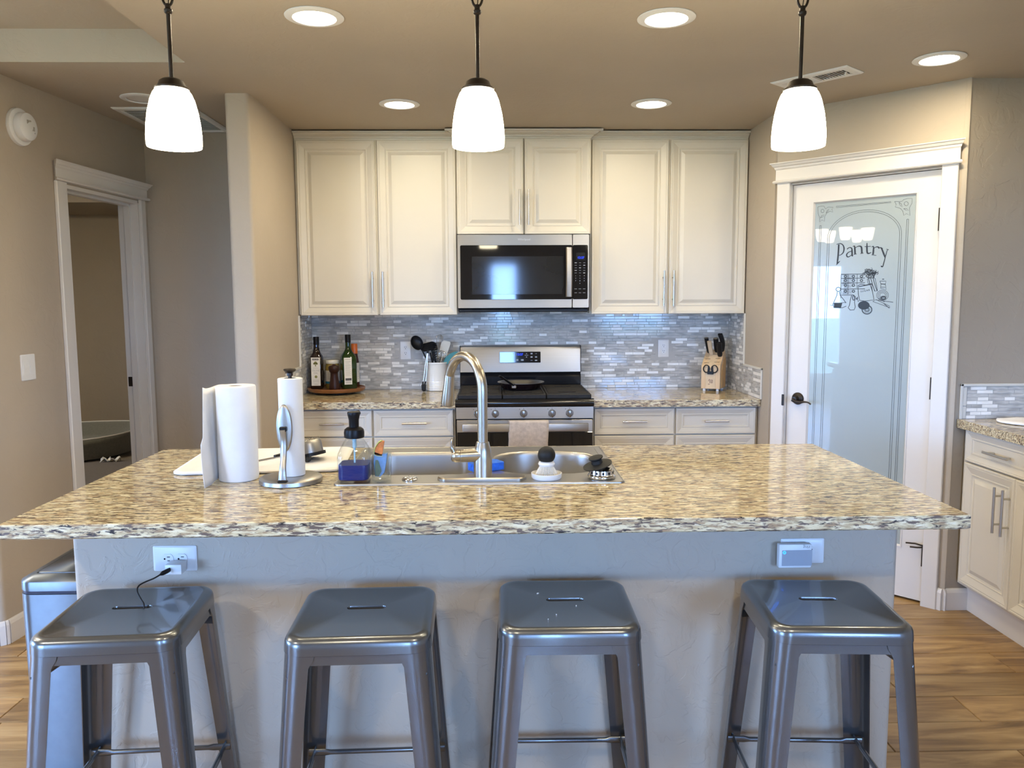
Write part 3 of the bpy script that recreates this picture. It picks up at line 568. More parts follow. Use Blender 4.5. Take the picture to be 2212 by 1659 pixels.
# line art etched on the pantry pane: strokes as thin flat ribbons lying on the glass
import json
ART = json.loads('''{"lines":[[[[0.2994,1.9326],[0.5646,1.9322],[0.5659,1.9277],[0.3005,1.9263],[0.2994,1.9326]],1.0],[[[0.2035,1.9376],[0.2218,1.94],[0.2361,1.9387],[0.2448,1.9244],[0.2586,1.9329],[0.2848,1.9288],[0.2772,1.9197],[0.2837,1.9056],[0.2675,1.9108],[0.2517,1.9023],[0.2421,1.8875],[0.241,1.8621],[0.2284,1.8708],[0.2166,1.8599],[0.215,1.8817],[0.2067,1.9059],[0.2035,1.9376]],1.0],[[[0.2374,1.9144],[0.2365,1.9182],[0.2341,1.9214],[0.2308,1.9233],[0.2271,1.9236],[0.2239,1.9222],[0.2217,1.9194],[0.2211,1.9157],[0.222,1.9119],[0.2244,1.9087],[0.2278,1.9068],[0.2314,1.9065],[0.2346,1.9079],[0.2368,1.9107],[0.2374,1.9144]],1.0],[[[0.2484,1.9026],[0.2532,1.9159],[0.263,1.9228],[0.2574,1.9116],[0.2484,1.9026]],1.0],[[[0.2191,1.8814],[0.2256,1.8918],[0.2405,1.8962],[0.234,1.8861],[0.2191,1.8814]],1.0],[[[0.5819,1.9314],[0.6035,1.9287],[0.6159,1.9291],[0.6226,1.9368],[0.6383,1.9401],[0.6612,1.9381],[0.6611,1.9171],[0.6508,1.8962],[0.6542,1.8597],[0.638,1.87],[0.626,1.8626],[0.6215,1.8823],[0.6103,1.896],[0.5848,1.9062],[0.5898,1.916],[0.5819,1.9314]],1.0],[[[0.6444,1.9157],[0.6433,1.9199],[0.6406,1.9234],[0.6368,1.9255],[0.6327,1.9259],[0.6291,1.9244],[0.6267,1.9213],[0.626,1.9173],[0.6271,1.9131],[0.6298,1.9095],[0.6336,1.9074],[0.6377,1.907],[0.6412,1.9086],[0.6436,1.9116],[0.6444,1.9157]],1.0],[[[0.6018,1.9259],[0.6129,1.9177],[0.6171,1.9027],[0.6079,1.9108],[0.6018,1.9259]],1.0],[[[0.6246,1.8941],[0.6369,1.8945],[0.6472,1.8838],[0.6337,1.8868],[0.6246,1.8941]],1.0],[[[0.3376,1.5926],[0.4561,1.5911]],2.0],[[[0.366,1.5814],[0.3647,1.5846],[0.3615,1.5867],[0.3576,1.5868],[0.3545,1.5848],[0.3534,1.5817],[0.3548,1.5784],[0.358,1.5764],[0.3619,1.5763],[0.365,1.5782],[0.366,1.5814]],3.0],[[[0.4058,1.5804],[0.4045,1.5836],[0.4014,1.5857],[0.3975,1.5858],[0.3945,1.5839],[0.3934,1.5807],[0.3947,1.5775],[0.3979,1.5755],[0.4018,1.5754],[0.4048,1.5773],[0.4058,1.5804]],3.0],[[[0.4455,1.5795],[0.4442,1.5827],[0.4411,1.5847],[0.4373,1.5848],[0.4343,1.5829],[0.4332,1.5798],[0.4345,1.5766],[0.4377,1.5745],[0.4415,1.5745],[0.4444,1.5763],[0.4455,1.5795]],3.0],[[[0.3384,1.5719],[0.4569,1.5708]],2.0],[[[0.3668,1.5607],[0.3655,1.564],[0.3623,1.566],[0.3584,1.5661],[0.3553,1.5642],[0.3542,1.561],[0.3556,1.5578],[0.3588,1.5557],[0.3627,1.5556],[0.3658,1.5576],[0.3668,1.5607]],3.0],[[[0.4067,1.5599],[0.4054,1.5631],[0.4022,1.5652],[0.3983,1.5652],[0.3953,1.5633],[0.3942,1.5602],[0.3956,1.557],[0.3987,1.5549],[0.4026,1.5549],[0.4056,1.5568],[0.4067,1.5599]],3.0],[[[0.4463,1.5591],[0.445,1.5623],[0.4419,1.5643],[0.4381,1.5644],[0.4351,1.5625],[0.4341,1.5594],[0.4354,1.5562],[0.4385,1.5542],[0.4423,1.5541],[0.4453,1.556],[0.4463,1.5591]],3.0],[[[0.3393,1.5484],[0.4578,1.5478]],2.0],[[[0.3678,1.5374],[0.3664,1.5406],[0.3632,1.5426],[0.3593,1.5427],[0.3562,1.5408],[0.3552,1.5376],[0.3565,1.5343],[0.3597,1.5323],[0.3636,1.5322],[0.3667,1.5342],[0.3678,1.5374]],3.0],[[[0.4076,1.5367],[0.4063,1.5399],[0.4031,1.5419],[0.3993,1.542],[0.3962,1.5401],[0.3952,1.5369],[0.3965,1.5337],[0.3997,1.5317],[0.4035,1.5316],[0.4065,1.5335],[0.4076,1.5367]],3.0],[[[0.3405,1.5182],[0.4591,1.5182]],2.0],[[[0.369,1.5073],[0.3676,1.5106],[0.3644,1.5126],[0.3605,1.5126],[0.3574,1.5107],[0.3563,1.5075],[0.3577,1.5042],[0.3609,1.5022],[0.3648,1.5022],[0.3679,1.5041],[0.369,1.5073]],3.0],[[[0.4088,1.5069],[0.4075,1.5101],[0.4043,1.5121],[0.4005,1.5122],[0.3974,1.5102],[0.3964,1.507],[0.3977,1.5038],[0.4009,1.5018],[0.4047,1.5018],[0.4077,1.5037],[0.4088,1.5069]],3.0],[[[0.3376,1.5926],[0.3403,1.4719]],1.6],[[[0.3417,1.4876],[0.3987,1.4872]],1.6],[[[0.3731,1.5917],[0.3751,1.4913]],1.4],[[[0.4178,1.5905],[0.4186,1.5219]],1.4],[[[0.3405,1.5894],[0.3712,1.5894]],0.8],[[[0.3553,1.5851],[0.3921,1.585]],0.8],[[[0.3542,1.5813],[0.3778,1.5815]],0.8],[[[0.3532,1.5774],[0.3986,1.5771]],0.8],[[[0.3522,1.5735],[0.3844,1.5736]],0.8],[[[0.3511,1.5696],[0.4051,1.5692]],0.8],[[[0.3501,1.5658],[0.3909,1.5657]],0.8],[[[0.3491,1.5619],[0.3766,1.5621]],0.8],[[[0.348,1.558],[0.3974,1.5578]],0.8],[[[0.347,1.5541],[0.3832,1.5542]],0.8],[[[0.346,1.5502],[0.404,1.5499]],0.8],[[[0.3449,1.5463],[0.3897,1.5463]],0.8],[[[0.3439,1.5424],[0.3754,1.5427]],0.8],[[[0.3429,1.5385],[0.3963,1.5384]],0.8],[[[0.3576,1.5344],[0.382,1.5348]],0.8],[[[0.3566,1.5305],[0.4028,1.5306]],0.8],[[[0.3556,1.5266],[0.3885,1.5269]],0.8],[[[0.3546,1.5227],[0.3742,1.5232]],0.8],[[[0.3535,1.5188],[0.3951,1.5191]],0.8],[[[0.3525,1.5149],[0.3808,1.5154]],0.8],[[[0.3515,1.511],[0.4016,1.5112]],0.8],[[[0.3504,1.5071],[0.3874,1.5075]],0.8],[[[0.3494,1.5032],[0.4082,1.5034]],0.8],[[[0.3483,1.4993],[0.3939,1.4997]],0.8],[[[0.3473,1.4954],[0.3796,1.4959]],0.8],[[[0.3463,1.4915],[0.4005,1.4919]],0.8],[[[0.4608,1.6038],[0.4656,1.6051],[0.4677,1.609],[0.466,1.6133],[0.4615,1.6156],[0.4566,1.6145],[0.4543,1.6107],[0.4557,1.6063]],1.2580104565672294],[[[0.4539,1.595],[0.4483,1.5971],[0.4437,1.5939],[0.4443,1.5883],[0.4495,1.5855],[0.4546,1.5879],[0.4549,1.5935],[0.4501,1.597]],1.6931456652396606],[[[0.4573,1.6042],[0.4547,1.6014],[0.4563,1.5975],[0.4602,1.5974],[0.4615,1.6012],[0.4586,1.6042],[0.4551,1.6027],[0.4554,1.5985]],2.7314509032582834],[[[0.5032,1.581],[0.501,1.5824],[0.4986,1.5819],[0.497,1.5797],[0.4968,1.5767],[0.4981,1.574],[0.5004,1.5727],[0.5028,1.5733]],2.942809489448564],[[[0.485,1.5917],[0.4797,1.587],[0.4839,1.5812],[0.4922,1.5818],[0.494,1.588],[0.4869,1.5918],[0.48,1.5883],[0.4823,1.582]],2.278446937741621],[[[0.4839,1.6024],[0.4835,1.6052],[0.4811,1.6075],[0.4775,1.6088],[0.4735,1.6085],[0.4706,1.6068],[0.4694,1.6042],[0.4703,1.6014]],1.7975777957077355],[[[0.4741,1.5925],[0.4717,1.5905],[0.4723,1.5876],[0.4755,1.5861],[0.4788,1.5872],[0.4794,1.5901],[0.4769,1.5923],[0.4734,1.5922]],1.2067662387487135],[[[0.4698,1.6074],[0.4703,1.6044],[0.472,1.6021],[0.4745,1.6011],[0.477,1.6017],[0.4787,1.6038],[0.4791,1.6068],[0.4782,1.6097]],2.1624367724737277],[[[0.4813,1.5963],[0.4861,1.5969],[0.4885,1.5987],[0.4874,1.6009],[0.4833,1.6023],[0.4782,1.6024],[0.4744,1.601],[0.4739,1.5989]],1.2361350707570602],[[[0.4926,1.6085],[0.4895,1.6105],[0.4847,1.6106],[0.4816,1.6089],[0.4822,1.6064],[0.4861,1.6048],[0.4907,1.6052],[0.4929,1.6073]],3.1103597991823326],[[[0.4896,1.5812],[0.4869,1.578],[0.4874,1.5739],[0.4911,1.5709],[0.496,1.5705],[0.5,1.5728],[0.501,1.5767],[0.4987,1.5804]],2.24940364138624],[[[0.4887,1.5971],[0.4887,1.5971],[0.4887,1.5971],[0.4887,1.5971],[0.4887,1.5971],[0.4887,1.5971],[0.4888,1.5972],[0.4888,1.5972]],3.0916003700843673],[[[0.4958,1.5932],[0.4933,1.5876],[0.4976,1.5827],[0.5036,1.5842],[0.5045,1.5903],[0.4992,1.594],[0.4938,1.5911],[0.4946,1.5848]],2.2902880741964777],[[[0.4791,1.5871],[0.4746,1.5875],[0.4726,1.5845],[0.4753,1.5815],[0.4796,1.582],[0.4806,1.5854],[0.4772,1.5878],[0.4732,1.5864]],3.1934536290734075],[[[0.48,1.5947],[0.4788,1.5923],[0.48,1.5898],[0.4831,1.5879],[0.4871,1.5873],[0.491,1.5881],[0.4934,1.5901],[0.4936,1.5927]],2.3879204413865938],[[[0.4973,1.6064],[0.4972,1.6062],[0.497,1.6061],[0.4969,1.606],[0.4967,1.6059],[0.4966,1.6058],[0.4964,1.6056],[0.4962,1.6055]],2.1871283968416644],[[[0.4842,1.5969],[0.4888,1.5952],[0.4931,1.5968],[0.4948,1.6009],[0.4929,1.6051],[0.4884,1.607],[0.4839,1.6056],[0.482,1.6016]],1.4132612193945178],[[[0.4661,1.5939],[0.468,1.5899],[0.475,1.5888],[0.4796,1.5917],[0.4768,1.5956],[0.4697,1.5962],[0.4658,1.5929],[0.4694,1.5892]],2.9045053417874858],[[[0.4996,1.5978],[0.5001,1.595],[0.502,1.5928],[0.5047,1.5918],[0.5074,1.5922],[0.5095,1.5939],[0.5103,1.5965],[0.5096,1.5992]],2.007578830448694],[[[0.4906,1.5804],[0.4943,1.5788],[0.4984,1.5789],[0.5016,1.5807],[0.503,1.5837],[0.5022,1.587],[0.4994,1.5895],[0.4954,1.5905]],1.8769575205463214],[[[0.4928,1.5937],[0.4907,1.5886],[0.4948,1.5841],[0.5011,1.5844],[0.5038,1.5892],[0.5003,1.594],[0.4939,1.5943],[0.4906,1.5898]],2.749796184237283],[[[0.4711,1.609],[0.4732,1.6088],[0.4753,1.609],[0.4771,1.6096],[0.4784,1.6106],[0.4792,1.6118],[0.4793,1.6132],[0.4787,1.6145]],2.1713704476484423],[[[0.4833,1.6093],[0.4859,1.6081],[0.4885,1.6089],[0.4901,1.6115],[0.4903,1.615],[0.4889,1.6181],[0.4864,1.6198],[0.4837,1.6194]],1.22316131404495],[[[0.4707,1.5946],[0.4731,1.5959],[0.4742,1.5979],[0.4738,1.6001],[0.472,1.6019],[0.4692,1.603],[0.4662,1.6031],[0.4635,1.602]],2.795251893350044],[[[0.4638,1.5855],[0.4614,1.5804],[0.4656,1.5758],[0.4721,1.5764],[0.4742,1.5817],[0.4698,1.5861],[0.4633,1.5851],[0.4616,1.5798]],2.939822504922322],[[[0.4616,1.6166],[0.4627,1.6149],[0.4648,1.6135],[0.4675,1.6127],[0.4705,1.6127],[0.4731,1.6133],[0.4751,1.6145],[0.4761,1.6162]],2.8732405627076165],[[[0.5034,1.5954],[0.5048,1.5954],[0.5061,1.5956],[0.5074,1.596],[0.5084,1.5967],[0.5093,1.5975],[0.5098,1.5985],[0.5102,1.5996]],2.760743256453049],[[[0.4591,1.6001],[0.4615,1.601],[0.463,1.6031],[0.4632,1.6057],[0.4619,1.6081],[0.4597,1.6096],[0.4569,1.6099],[0.4546,1.6088]],2.640828949153674],[[[0.4957,1.5985],[0.4908,1.597],[0.4901,1.592],[0.4944,1.5887],[0.4992,1.5905],[0.4996,1.5955],[0.4952,1.5986],[0.4905,1.5966]],2.4617303240070094],[[[0.508,1.5931],[0.5045,1.594],[0.5015,1.5927],[0.5011,1.59],[0.5036,1.5879],[0.5072,1.5879],[0.5094,1.5899],[0.5086,1.5926]],1.5630944264331736],[[[0.481,1.5897],[0.4839,1.5882],[0.4872,1.5884],[0.4896,1.5901],[0.4902,1.5927],[0.4887,1.5951],[0.4857,1.5964],[0.4824,1.5961]],1.6756928193273428],[[[0.4791,1.5977],[0.4784,1.596],[0.4788,1.5942],[0.4802,1.5927],[0.4823,1.5918],[0.4846,1.5916],[0.4867,1.5923],[0.4881,1.5937]],2.8627401195055695],[[[0.4741,1.5923],[0.4757,1.5908],[0.4784,1.5899],[0.4814,1.5898],[0.484,1.5906],[0.4855,1.592],[0.4856,1.5937],[0.4841,1.5952]],2.3617924763737888],[[[0.5104,1.5958],[0.5124,1.5946],[0.5147,1.5946],[0.5167,1.5956],[0.518,1.5974],[0.5184,1.5998],[0.5178,1.6022],[0.5164,1.6041]],1.4842249744650042],[[[0.4561,1.6017],[0.4589,1.6],[0.4623,1.5994],[0.4655,1.6],[0.468,1.6018],[0.4691,1.6044],[0.4686,1.6071],[0.4667,1.6095]],2.986933998192229],[[[0.496,1.5987],[0.4901,1.5996],[0.4868,1.5955],[0.4897,1.5909],[0.4956,1.5907],[0.4982,1.5952],[0.4946,1.5995],[0.4888,1.599]],2.9825635606690413],[[[0.4725,1.5849],[0.4725,1.5855],[0.4724,1.5861],[0.4722,1.5867],[0.472,1.5873],[0.4716,1.5879],[0.4711,1.5884],[0.4706,1.5888]],3.1222781934583863],[[[0.5007,1.6039],[0.5016,1.6004],[0.5037,1.5981],[0.5064,1.5978],[0.5086,1.5996],[0.5095,1.6029],[0.5088,1.6065],[0.5068,1.609]],1.838305097001434],[[[0.5094,1.5993],[0.5047,1.6006],[0.5017,1.5971],[0.5037,1.5927],[0.5084,1.5922],[0.5108,1.5961],[0.5081,1.6002],[0.5034,1.5999]],2.086935267530386],[[[0.469,1.5754],[0.4704,1.5741],[0.473,1.5731],[0.4762,1.5728],[0.4793,1.5731],[0.4815,1.5741],[0.4825,1.5754],[0.482,1.5769]],3.070506263886064],[[[0.4902,1.6048],[0.4902,1.6051],[0.4902,1.6054],[0.4901,1.6057],[0.4901,1.6059],[0.4899,1.6062],[0.4898,1.6065],[0.4896,1.6067]],2.4160751818490516],[[[0.4602,1.5966],[0.4535,1.5981],[0.45,1.5932],[0.4542,1.5881],[0.4606,1.5896],[0.461,1.5956],[0.4548,1.5984],[0.4501,1.5944]],1.8013795179478442],[[[0.4602,1.5995],[0.4605,1.5968],[0.4623,1.5946],[0.465,1.5937],[0.4676,1.5945],[0.4692,1.5966],[0.4692,1.5994],[0.4677,1.6018]],2.690034368822544],[[[0.4828,1.5948],[0.4833,1.5973],[0.4823,1.5998],[0.4802,1.6013],[0.4776,1.6015],[0.4754,1.6002],[0.4745,1.5979],[0.475,1.5953]],2.291184574234177],[[[0.5126,1.5881],[0.5155,1.5881],[0.5179,1.5896],[0.5188,1.5921],[0.5181,1.5949],[0.5159,1.5968],[0.513,1.5974],[0.5103,1.5964]],2.163758123795582],[[[0.5013,1.6071],[0.4975,1.607],[0.4951,1.6038],[0.4956,1.5994],[0.4986,1.5966],[0.5025,1.5969],[0.5048,1.6002],[0.5042,1.6045]],2.8600470804899443],[[[0.4719,1.5746],[0.4828,1.5401],[0.4955,1.5056]],2.2],[[[0.4832,1.5744],[0.4941,1.5399],[0.5068,1.5055]],2.2],[[[0.4945,1.5741],[0.5053,1.5397],[0.518,1.5053]],2.2],[[[0.4684,1.5671],[0.4732,1.5441],[0.4922,1.5399],[0.5087,1.5054],[0.5197,1.5091],[0.506,1.5682],[0.4909,1.5704],[0.4684,1.5671]],1.6],[[[0.4239,1.5353],[0.439,1.5408],[0.4621,1.5366],[0.4902,1.5438],[0.4922,1.5209],[0.5048,1.4636],[0.4615,1.4579],[0.4346,1.4618],[0.4276,1.4909],[0.4239,1.5353]],2.2],[[[0.428,1.5294],[0.4884,1.54]],3.0],[[[0.5289,1.5544],[0.5584,1.5539],[0.5553,1.5407],[0.5602,1.5124],[0.5341,1.5203],[0.535,1.5411],[0.5289,1.5544]],1.5],[[[0.5332,1.5411],[0.5554,1.5389]],2.5],[[[0.5396,1.5637],[0.5489,1.5635]],2.5],[[[0.5338,1.526],[0.5561,1.5238]],1.5],[[[0.5724,1.4859],[0.5704,1.4943],[0.5653,1.5017],[0.5577,1.5073],[0.5486,1.5103],[0.5389,1.5104],[0.53,1.5076],[0.5228,1.5022],[0.5183,1.4948],[0.5169,1.4863],[0.519,1.4779],[0.5241,1.4704],[0.5318,1.4649],[0.541,1.4619],[0.5506,1.4619],[0.5595,1.4648],[0.5666,1.4702],[0.5711,1.4776],[0.5724,1.4859]],1.3],[[[0.5655,1.486],[0.564,1.4923],[0.5602,1.4978],[0.5545,1.502],[0.5476,1.5043],[0.5404,1.5043],[0.5337,1.5022],[0.5283,1.4981],[0.5249,1.4926],[0.5239,1.4863],[0.5255,1.48],[0.5293,1.4744],[0.5351,1.4702],[0.542,1.468],[0.5492,1.468],[0.5558,1.4701],[0.5612,1.4742],[0.5645,1.4797],[0.5655,1.486]],1.3],[[[0.5586,1.486],[0.5576,1.4902],[0.555,1.494],[0.5513,1.4967],[0.5467,1.4982],[0.5419,1.4983],[0.5374,1.4969],[0.5338,1.4941],[0.5316,1.4905],[0.5309,1.4862],[0.5319,1.482],[0.5345,1.4783],[0.5383,1.4755],[0.5429,1.474],[0.5477,1.474],[0.5522,1.4754],[0.5557,1.4782],[0.558,1.4818],[0.5586,1.486]],1.3],[[[0.5601,1.4728],[0.5578,1.4768],[0.5522,1.4793],[0.5453,1.4794],[0.5399,1.4769],[0.538,1.4729],[0.5402,1.4689],[0.5459,1.4664],[0.5527,1.4664],[0.5582,1.4688],[0.5601,1.4728]],5],[[[0.4995,1.4559],[0.5141,1.4654],[0.5801,1.4332],[0.5823,1.4256],[0.4995,1.4559]],1.5],[[[0.5142,1.4635],[0.5957,1.452]],1.8],[[[0.552,1.4464],[0.5787,1.4237]],2],[[[0.525,1.4711],[0.5554,1.4539]],2.2],[[[0.3377,1.5171],[0.3364,1.5215],[0.3329,1.5251],[0.3281,1.5271],[0.3227,1.5272],[0.318,1.5253],[0.3148,1.5218],[0.3138,1.5174],[0.3151,1.5129],[0.3186,1.5093],[0.3235,1.5073],[0.3288,1.5072],[0.3335,1.5091],[0.3367,1.5127],[0.3377,1.5171]],2.2],[[[0.321,1.5055],[0.3197,1.4878],[0.3069,1.4563],[0.3013,1.4444],[0.3052,1.4266],[0.3501,1.4248],[0.3695,1.4327]],2.0],[[[0.3318,1.5054],[0.3357,1.4877],[0.3565,1.464],[0.3669,1.4483]],2.0],[[[0.306,1.4476],[0.3484,1.4468]],3.2],[[[0.3061,1.4448],[0.3477,1.444]],3.2],[[[0.3062,1.442],[0.347,1.4413]],3.2],[[[0.3063,1.4393],[0.3463,1.4385]],3.2],[[[0.3064,1.4365],[0.3457,1.4358]],3.2],[[[0.3065,1.4337],[0.345,1.433]],3.2],[[[0.3066,1.4309],[0.3443,1.4303]],3.2],[[[0.3067,1.4282],[0.3436,1.4275]],3.2],[[[0.3068,1.4254],[0.3429,1.4247]],3.2],[[[0.2853,1.4384],[0.3016,1.4365]],1.5],[[[0.2993,1.4444],[0.3688,1.4522]],1.5],[[[0.3948,1.4872],[0.3897,1.4678],[0.3851,1.4366],[0.3797,1.4249],[0.3899,1.4132],[0.4094,1.4141],[0.415,1.4289],[0.4098,1.4522],[0.413,1.4794],[0.4045,1.4879],[0.3948,1.4872]],2.2],[[[0.4105,1.4735],[0.4092,1.4804],[0.4063,1.4846],[0.403,1.4847],[0.4004,1.4804],[0.3996,1.4736],[0.401,1.4667],[0.4039,1.4625],[0.4072,1.4625],[0.4098,1.4667],[0.4105,1.4735]],3],[[[0.415,1.4677],[0.4254,1.4793]],1.6],[[[0.4174,1.4665],[0.4255,1.4758]],1.6],[[[0.4198,1.4654],[0.4257,1.4723]],1.6],[[[0.4221,1.4642],[0.4258,1.4688]],1.6],[[[0.4245,1.463],[0.426,1.4653]],1.6],[[[0.4269,1.4619],[0.4261,1.4619]],1.6],[[[0.4292,1.4607],[0.4262,1.4584]],1.6],[[[0.4316,1.4595],[0.4264,1.4549]],1.6],[[[0.4963,1.4157],[0.4946,1.4229],[0.4902,1.4293],[0.4838,1.434],[0.476,1.4365],[0.4678,1.4364],[0.4602,1.4339],[0.4541,1.4292],[0.4503,1.4228],[0.4491,1.4155],[0.4509,1.4082],[0.4552,1.4019],[0.4617,1.3972],[0.4696,1.3947],[0.4778,1.3948],[0.4853,1.3974],[0.4914,1.4022],[0.4952,1.4085],[0.4963,1.4157]],4.0],[[[0.4872,1.4157],[0.4858,1.4184],[0.4825,1.4195],[0.4793,1.4184],[0.4781,1.4156],[0.4796,1.4129],[0.4828,1.4118],[0.486,1.413],[0.4872,1.4157]],1.8],[[[0.4826,1.4077],[0.4812,1.4104],[0.4779,1.4115],[0.4747,1.4104],[0.4735,1.4076],[0.475,1.4049],[0.4782,1.4038],[0.4814,1.405],[0.4826,1.4077]],1.8],[[[0.4727,1.4076],[0.4713,1.4103],[0.468,1.4114],[0.4648,1.4103],[0.4636,1.4076],[0.4651,1.4048],[0.4683,1.4037],[0.4715,1.4049],[0.4727,1.4076]],1.8],[[[0.4675,1.4156],[0.466,1.4183],[0.4627,1.4194],[0.4595,1.4183],[0.4583,1.4155],[0.4598,1.4128],[0.4631,1.4117],[0.4662,1.4129],[0.4675,1.4156]],1.8],[[[0.4721,1.4236],[0.4706,1.4263],[0.4674,1.4274],[0.4642,1.4263],[0.463,1.4236],[0.4644,1.4209],[0.4677,1.4197],[0.4709,1.4209],[0.4721,1.4236]],1.8],[[[0.482,1.4236],[0.4805,1.4264],[0.4772,1.4275],[0.4741,1.4263],[0.4728,1.4236],[0.4743,1.4209],[0.4776,1.4198],[0.4807,1.4209],[0.482,1.4236]],1.8],[[[0.4539,1.4579],[0.4466,1.4502],[0.458,1.4522],[0.4677,1.4464]],2]],"letters":[[[[0.3199,1.7421],[0.3189,1.6954],[0.3169,1.6643],[0.3137,1.6449]],[5,5,5,2]],[[[0.3079,1.7427],[0.3257,1.7465],[0.3398,1.7391],[0.3472,1.7213],[0.3433,1.7002],[0.3299,1.6891],[0.32,1.6884]],[1.5,2.5,3,4.5,3.5,2,1.5]],[[[0.3107,1.6391],[0.3194,1.6506],[0.329,1.6592]],[1,4,1.5]],[[[0.3623,1.7167],[0.3737,1.7239],[0.3855,1.7195],[0.3877,1.704],[0.3897,1.6827],[0.3935,1.6864]],[3,2.2,3.5,5,4.5,1]],[[[0.3861,1.706],[0.3707,1.7009],[0.3614,1.6897],[0.3657,1.6787],[0.3755,1.6795],[0.3876,1.6886]],[2,2.5,4,3.5,2.5,1.5]],[[[0.391,1.7277],[0.3987,1.7296],[0.4012,1.7149],[0.4038,1.6898]],[1.5,3.5,5,5]],[[[0.3965,1.689],[0.4118,1.6906]],[1.6,1.6]],[[[0.4011,1.7187],[0.4123,1.7266],[0.4257,1.7282],[0.4336,1.721],[0.4367,1.6922]],[1.5,2,3.5,5,5]],[[[0.4291,1.6918],[0.4442,1.6938]],[1.6,1.6]],[[[0.4593,1.7425],[0.4602,1.7197],[0.4623,1.6968],[0.469,1.6908],[0.482,1.6951]],[2,5,5,4,1.5]],[[[0.4487,1.7248],[0.4789,1.7248]],[1.8,1.8]],[[[0.4827,1.7216],[0.4913,1.7227],[0.4921,1.703],[0.4907,1.6842]],[1.5,3.5,5,5]],[[[0.4843,1.6837],[0.5069,1.679]],[1.6,1.6]],[[[0.4918,1.7106],[0.5015,1.7195],[0.5126,1.7201],[0.5203,1.713]],[1.5,2,3.5,5]],[[[0.5221,1.7148],[0.5296,1.7133],[0.5418,1.6857],[0.5491,1.6686]],[1.5,4,5,4]],[[[0.5629,1.7049],[0.5576,1.7018],[0.5498,1.6704],[0.5437,1.6407],[0.5389,1.6239],[0.5313,1.6279]],[1.5,2,2.5,3,3,4]],[[[0.5202,1.716],[0.537,1.7122]],[1.6,1.6]],[[[0.5537,1.7076],[0.5647,1.7041]],[1.6,1.6]]],"fills":[[[0.4852,1.4368],[0.4835,1.4433],[0.4793,1.4492],[0.4728,1.4539],[0.4647,1.4569],[0.4558,1.4579],[0.447,1.4569],[0.4391,1.4539],[0.4329,1.4492],[0.429,1.4433],[0.4279,1.4367],[0.4296,1.4301],[0.4339,1.4242],[0.4405,1.4195],[0.4486,1.4165],[0.4576,1.4155],[0.4664,1.4166],[0.4742,1.4197],[0.4803,1.4244],[0.4841,1.4303]]],"sugar":[[0.4348,1.5043],[0.4858,1.5126]]}''')
def ribbon(bm, pts, widths, d):
    n = len(pts); L, R = [], []
    for i in range(n):
        a = pts[max(i-1, 0)]; b = pts[min(i+1, n-1)]
        dx, dz = b[0]-a[0], b[1]-a[1]; l = math.hypot(dx, dz) or 1e-9
        nx, nz = -dz/l, dx/l; w2 = widths[i]*.5
        L.append(bm.verts.new(PM @ Vector((pts[i][0]+nx*w2, d, pts[i][1]+nz*w2)))); R.append(bm.verts.new(PM @ Vector((pts[i][0]-nx*w2, d, pts[i][1]-nz*w2))))
    for i in range(n-1): bm.faces.new((L[i], R[i], R[i+1], L[i+1]))
bm = B()
# long border lines continue to the foot of the pane
for P, wd in ART['lines']: ribbon(bm, P, [wd*.0015]*len(P), GD-.0007)
def arch(sa, sb, zt, rz):
    k = 40; cs, rx = (sa+sb)/2, (sb-sa)/2
    return [(sa, GZ0+.06), (sa, zt)] + [(cs-rx*math.cos(PI*i/k), zt+rz*math.sin(PI*i/k)) for i in range(1, k)] + [(sb, zt), (sb, GZ0+.06)]
for P in (arch(.2605, .6205, 1.775, .128), arch(.2700, .6115, 1.775, .119)): ribbon(bm, P, [.0016]*len(P), GD-.0007)
for sa, sb, zt in ((.2172, .2254, 1.842), (.641, .649, 1.843)):
    P = [(sa, GZ0+.06), (sa, zt), (sb, zt), (sb, GZ0+.06), (sa, GZ0+.06)]
    for q in zip(P, P[1:]): ribbon(bm, list(q), [.0016]*2, GD-.0007)
o = obj('etched_drawing', bm, 'etch_line', d2); o['label'] = 'dark line drawing of pantry goods and borders'
bm = B()
for P, ws in ART['letters']:
    Q = smooth_path([Vector((p[0], p[1], 0)) for p in P], 5) if len(P) > 2 else [Vector((p[0], p[1], 0)) for p in P]
    k = len(Q)-1; W = [ws[min(int(i/k*(len(ws)-1)), len(ws)-2)]*(1-(i/k*(len(ws)-1)-min(int(i/k*(len(ws)-1)), len(ws)-2))) + ws[min(int(i/k*(len(ws)-1)), len(ws)-2)+1]*(i/k*(len(ws)-1)-min(int(i/k*(len(ws)-1)), len(ws)-2)) for i in range(k+1)]
    ribbon(bm, [(q.x, q.y) for q in Q], [x*.00165 for x in W], GD-.0009)
for P in ART['fills']:
    bm.faces.new([bm.verts.new(PM @ Vector((p[0], GD-.0009, p[1]))) for p in P])
obj('pantry_lettering', bm, 'etch_black', d2)
(s0, z0), (s1, z1) = ART['sugar']
TM = PM @ Matrix.Translation(((s0+s1)/2, GD-.001, (z0+z1)/2)) @ Matrix.Rotation(PI/2, 4, 'X') @ Matrix.Rotation(math.atan2(z1-z0, s1-s0), 4, 'Z')
text_obj('sugar_lettering', 'SUGAR', .0125, TM, 'etch_black', d2, .0002, spacing=1.25)

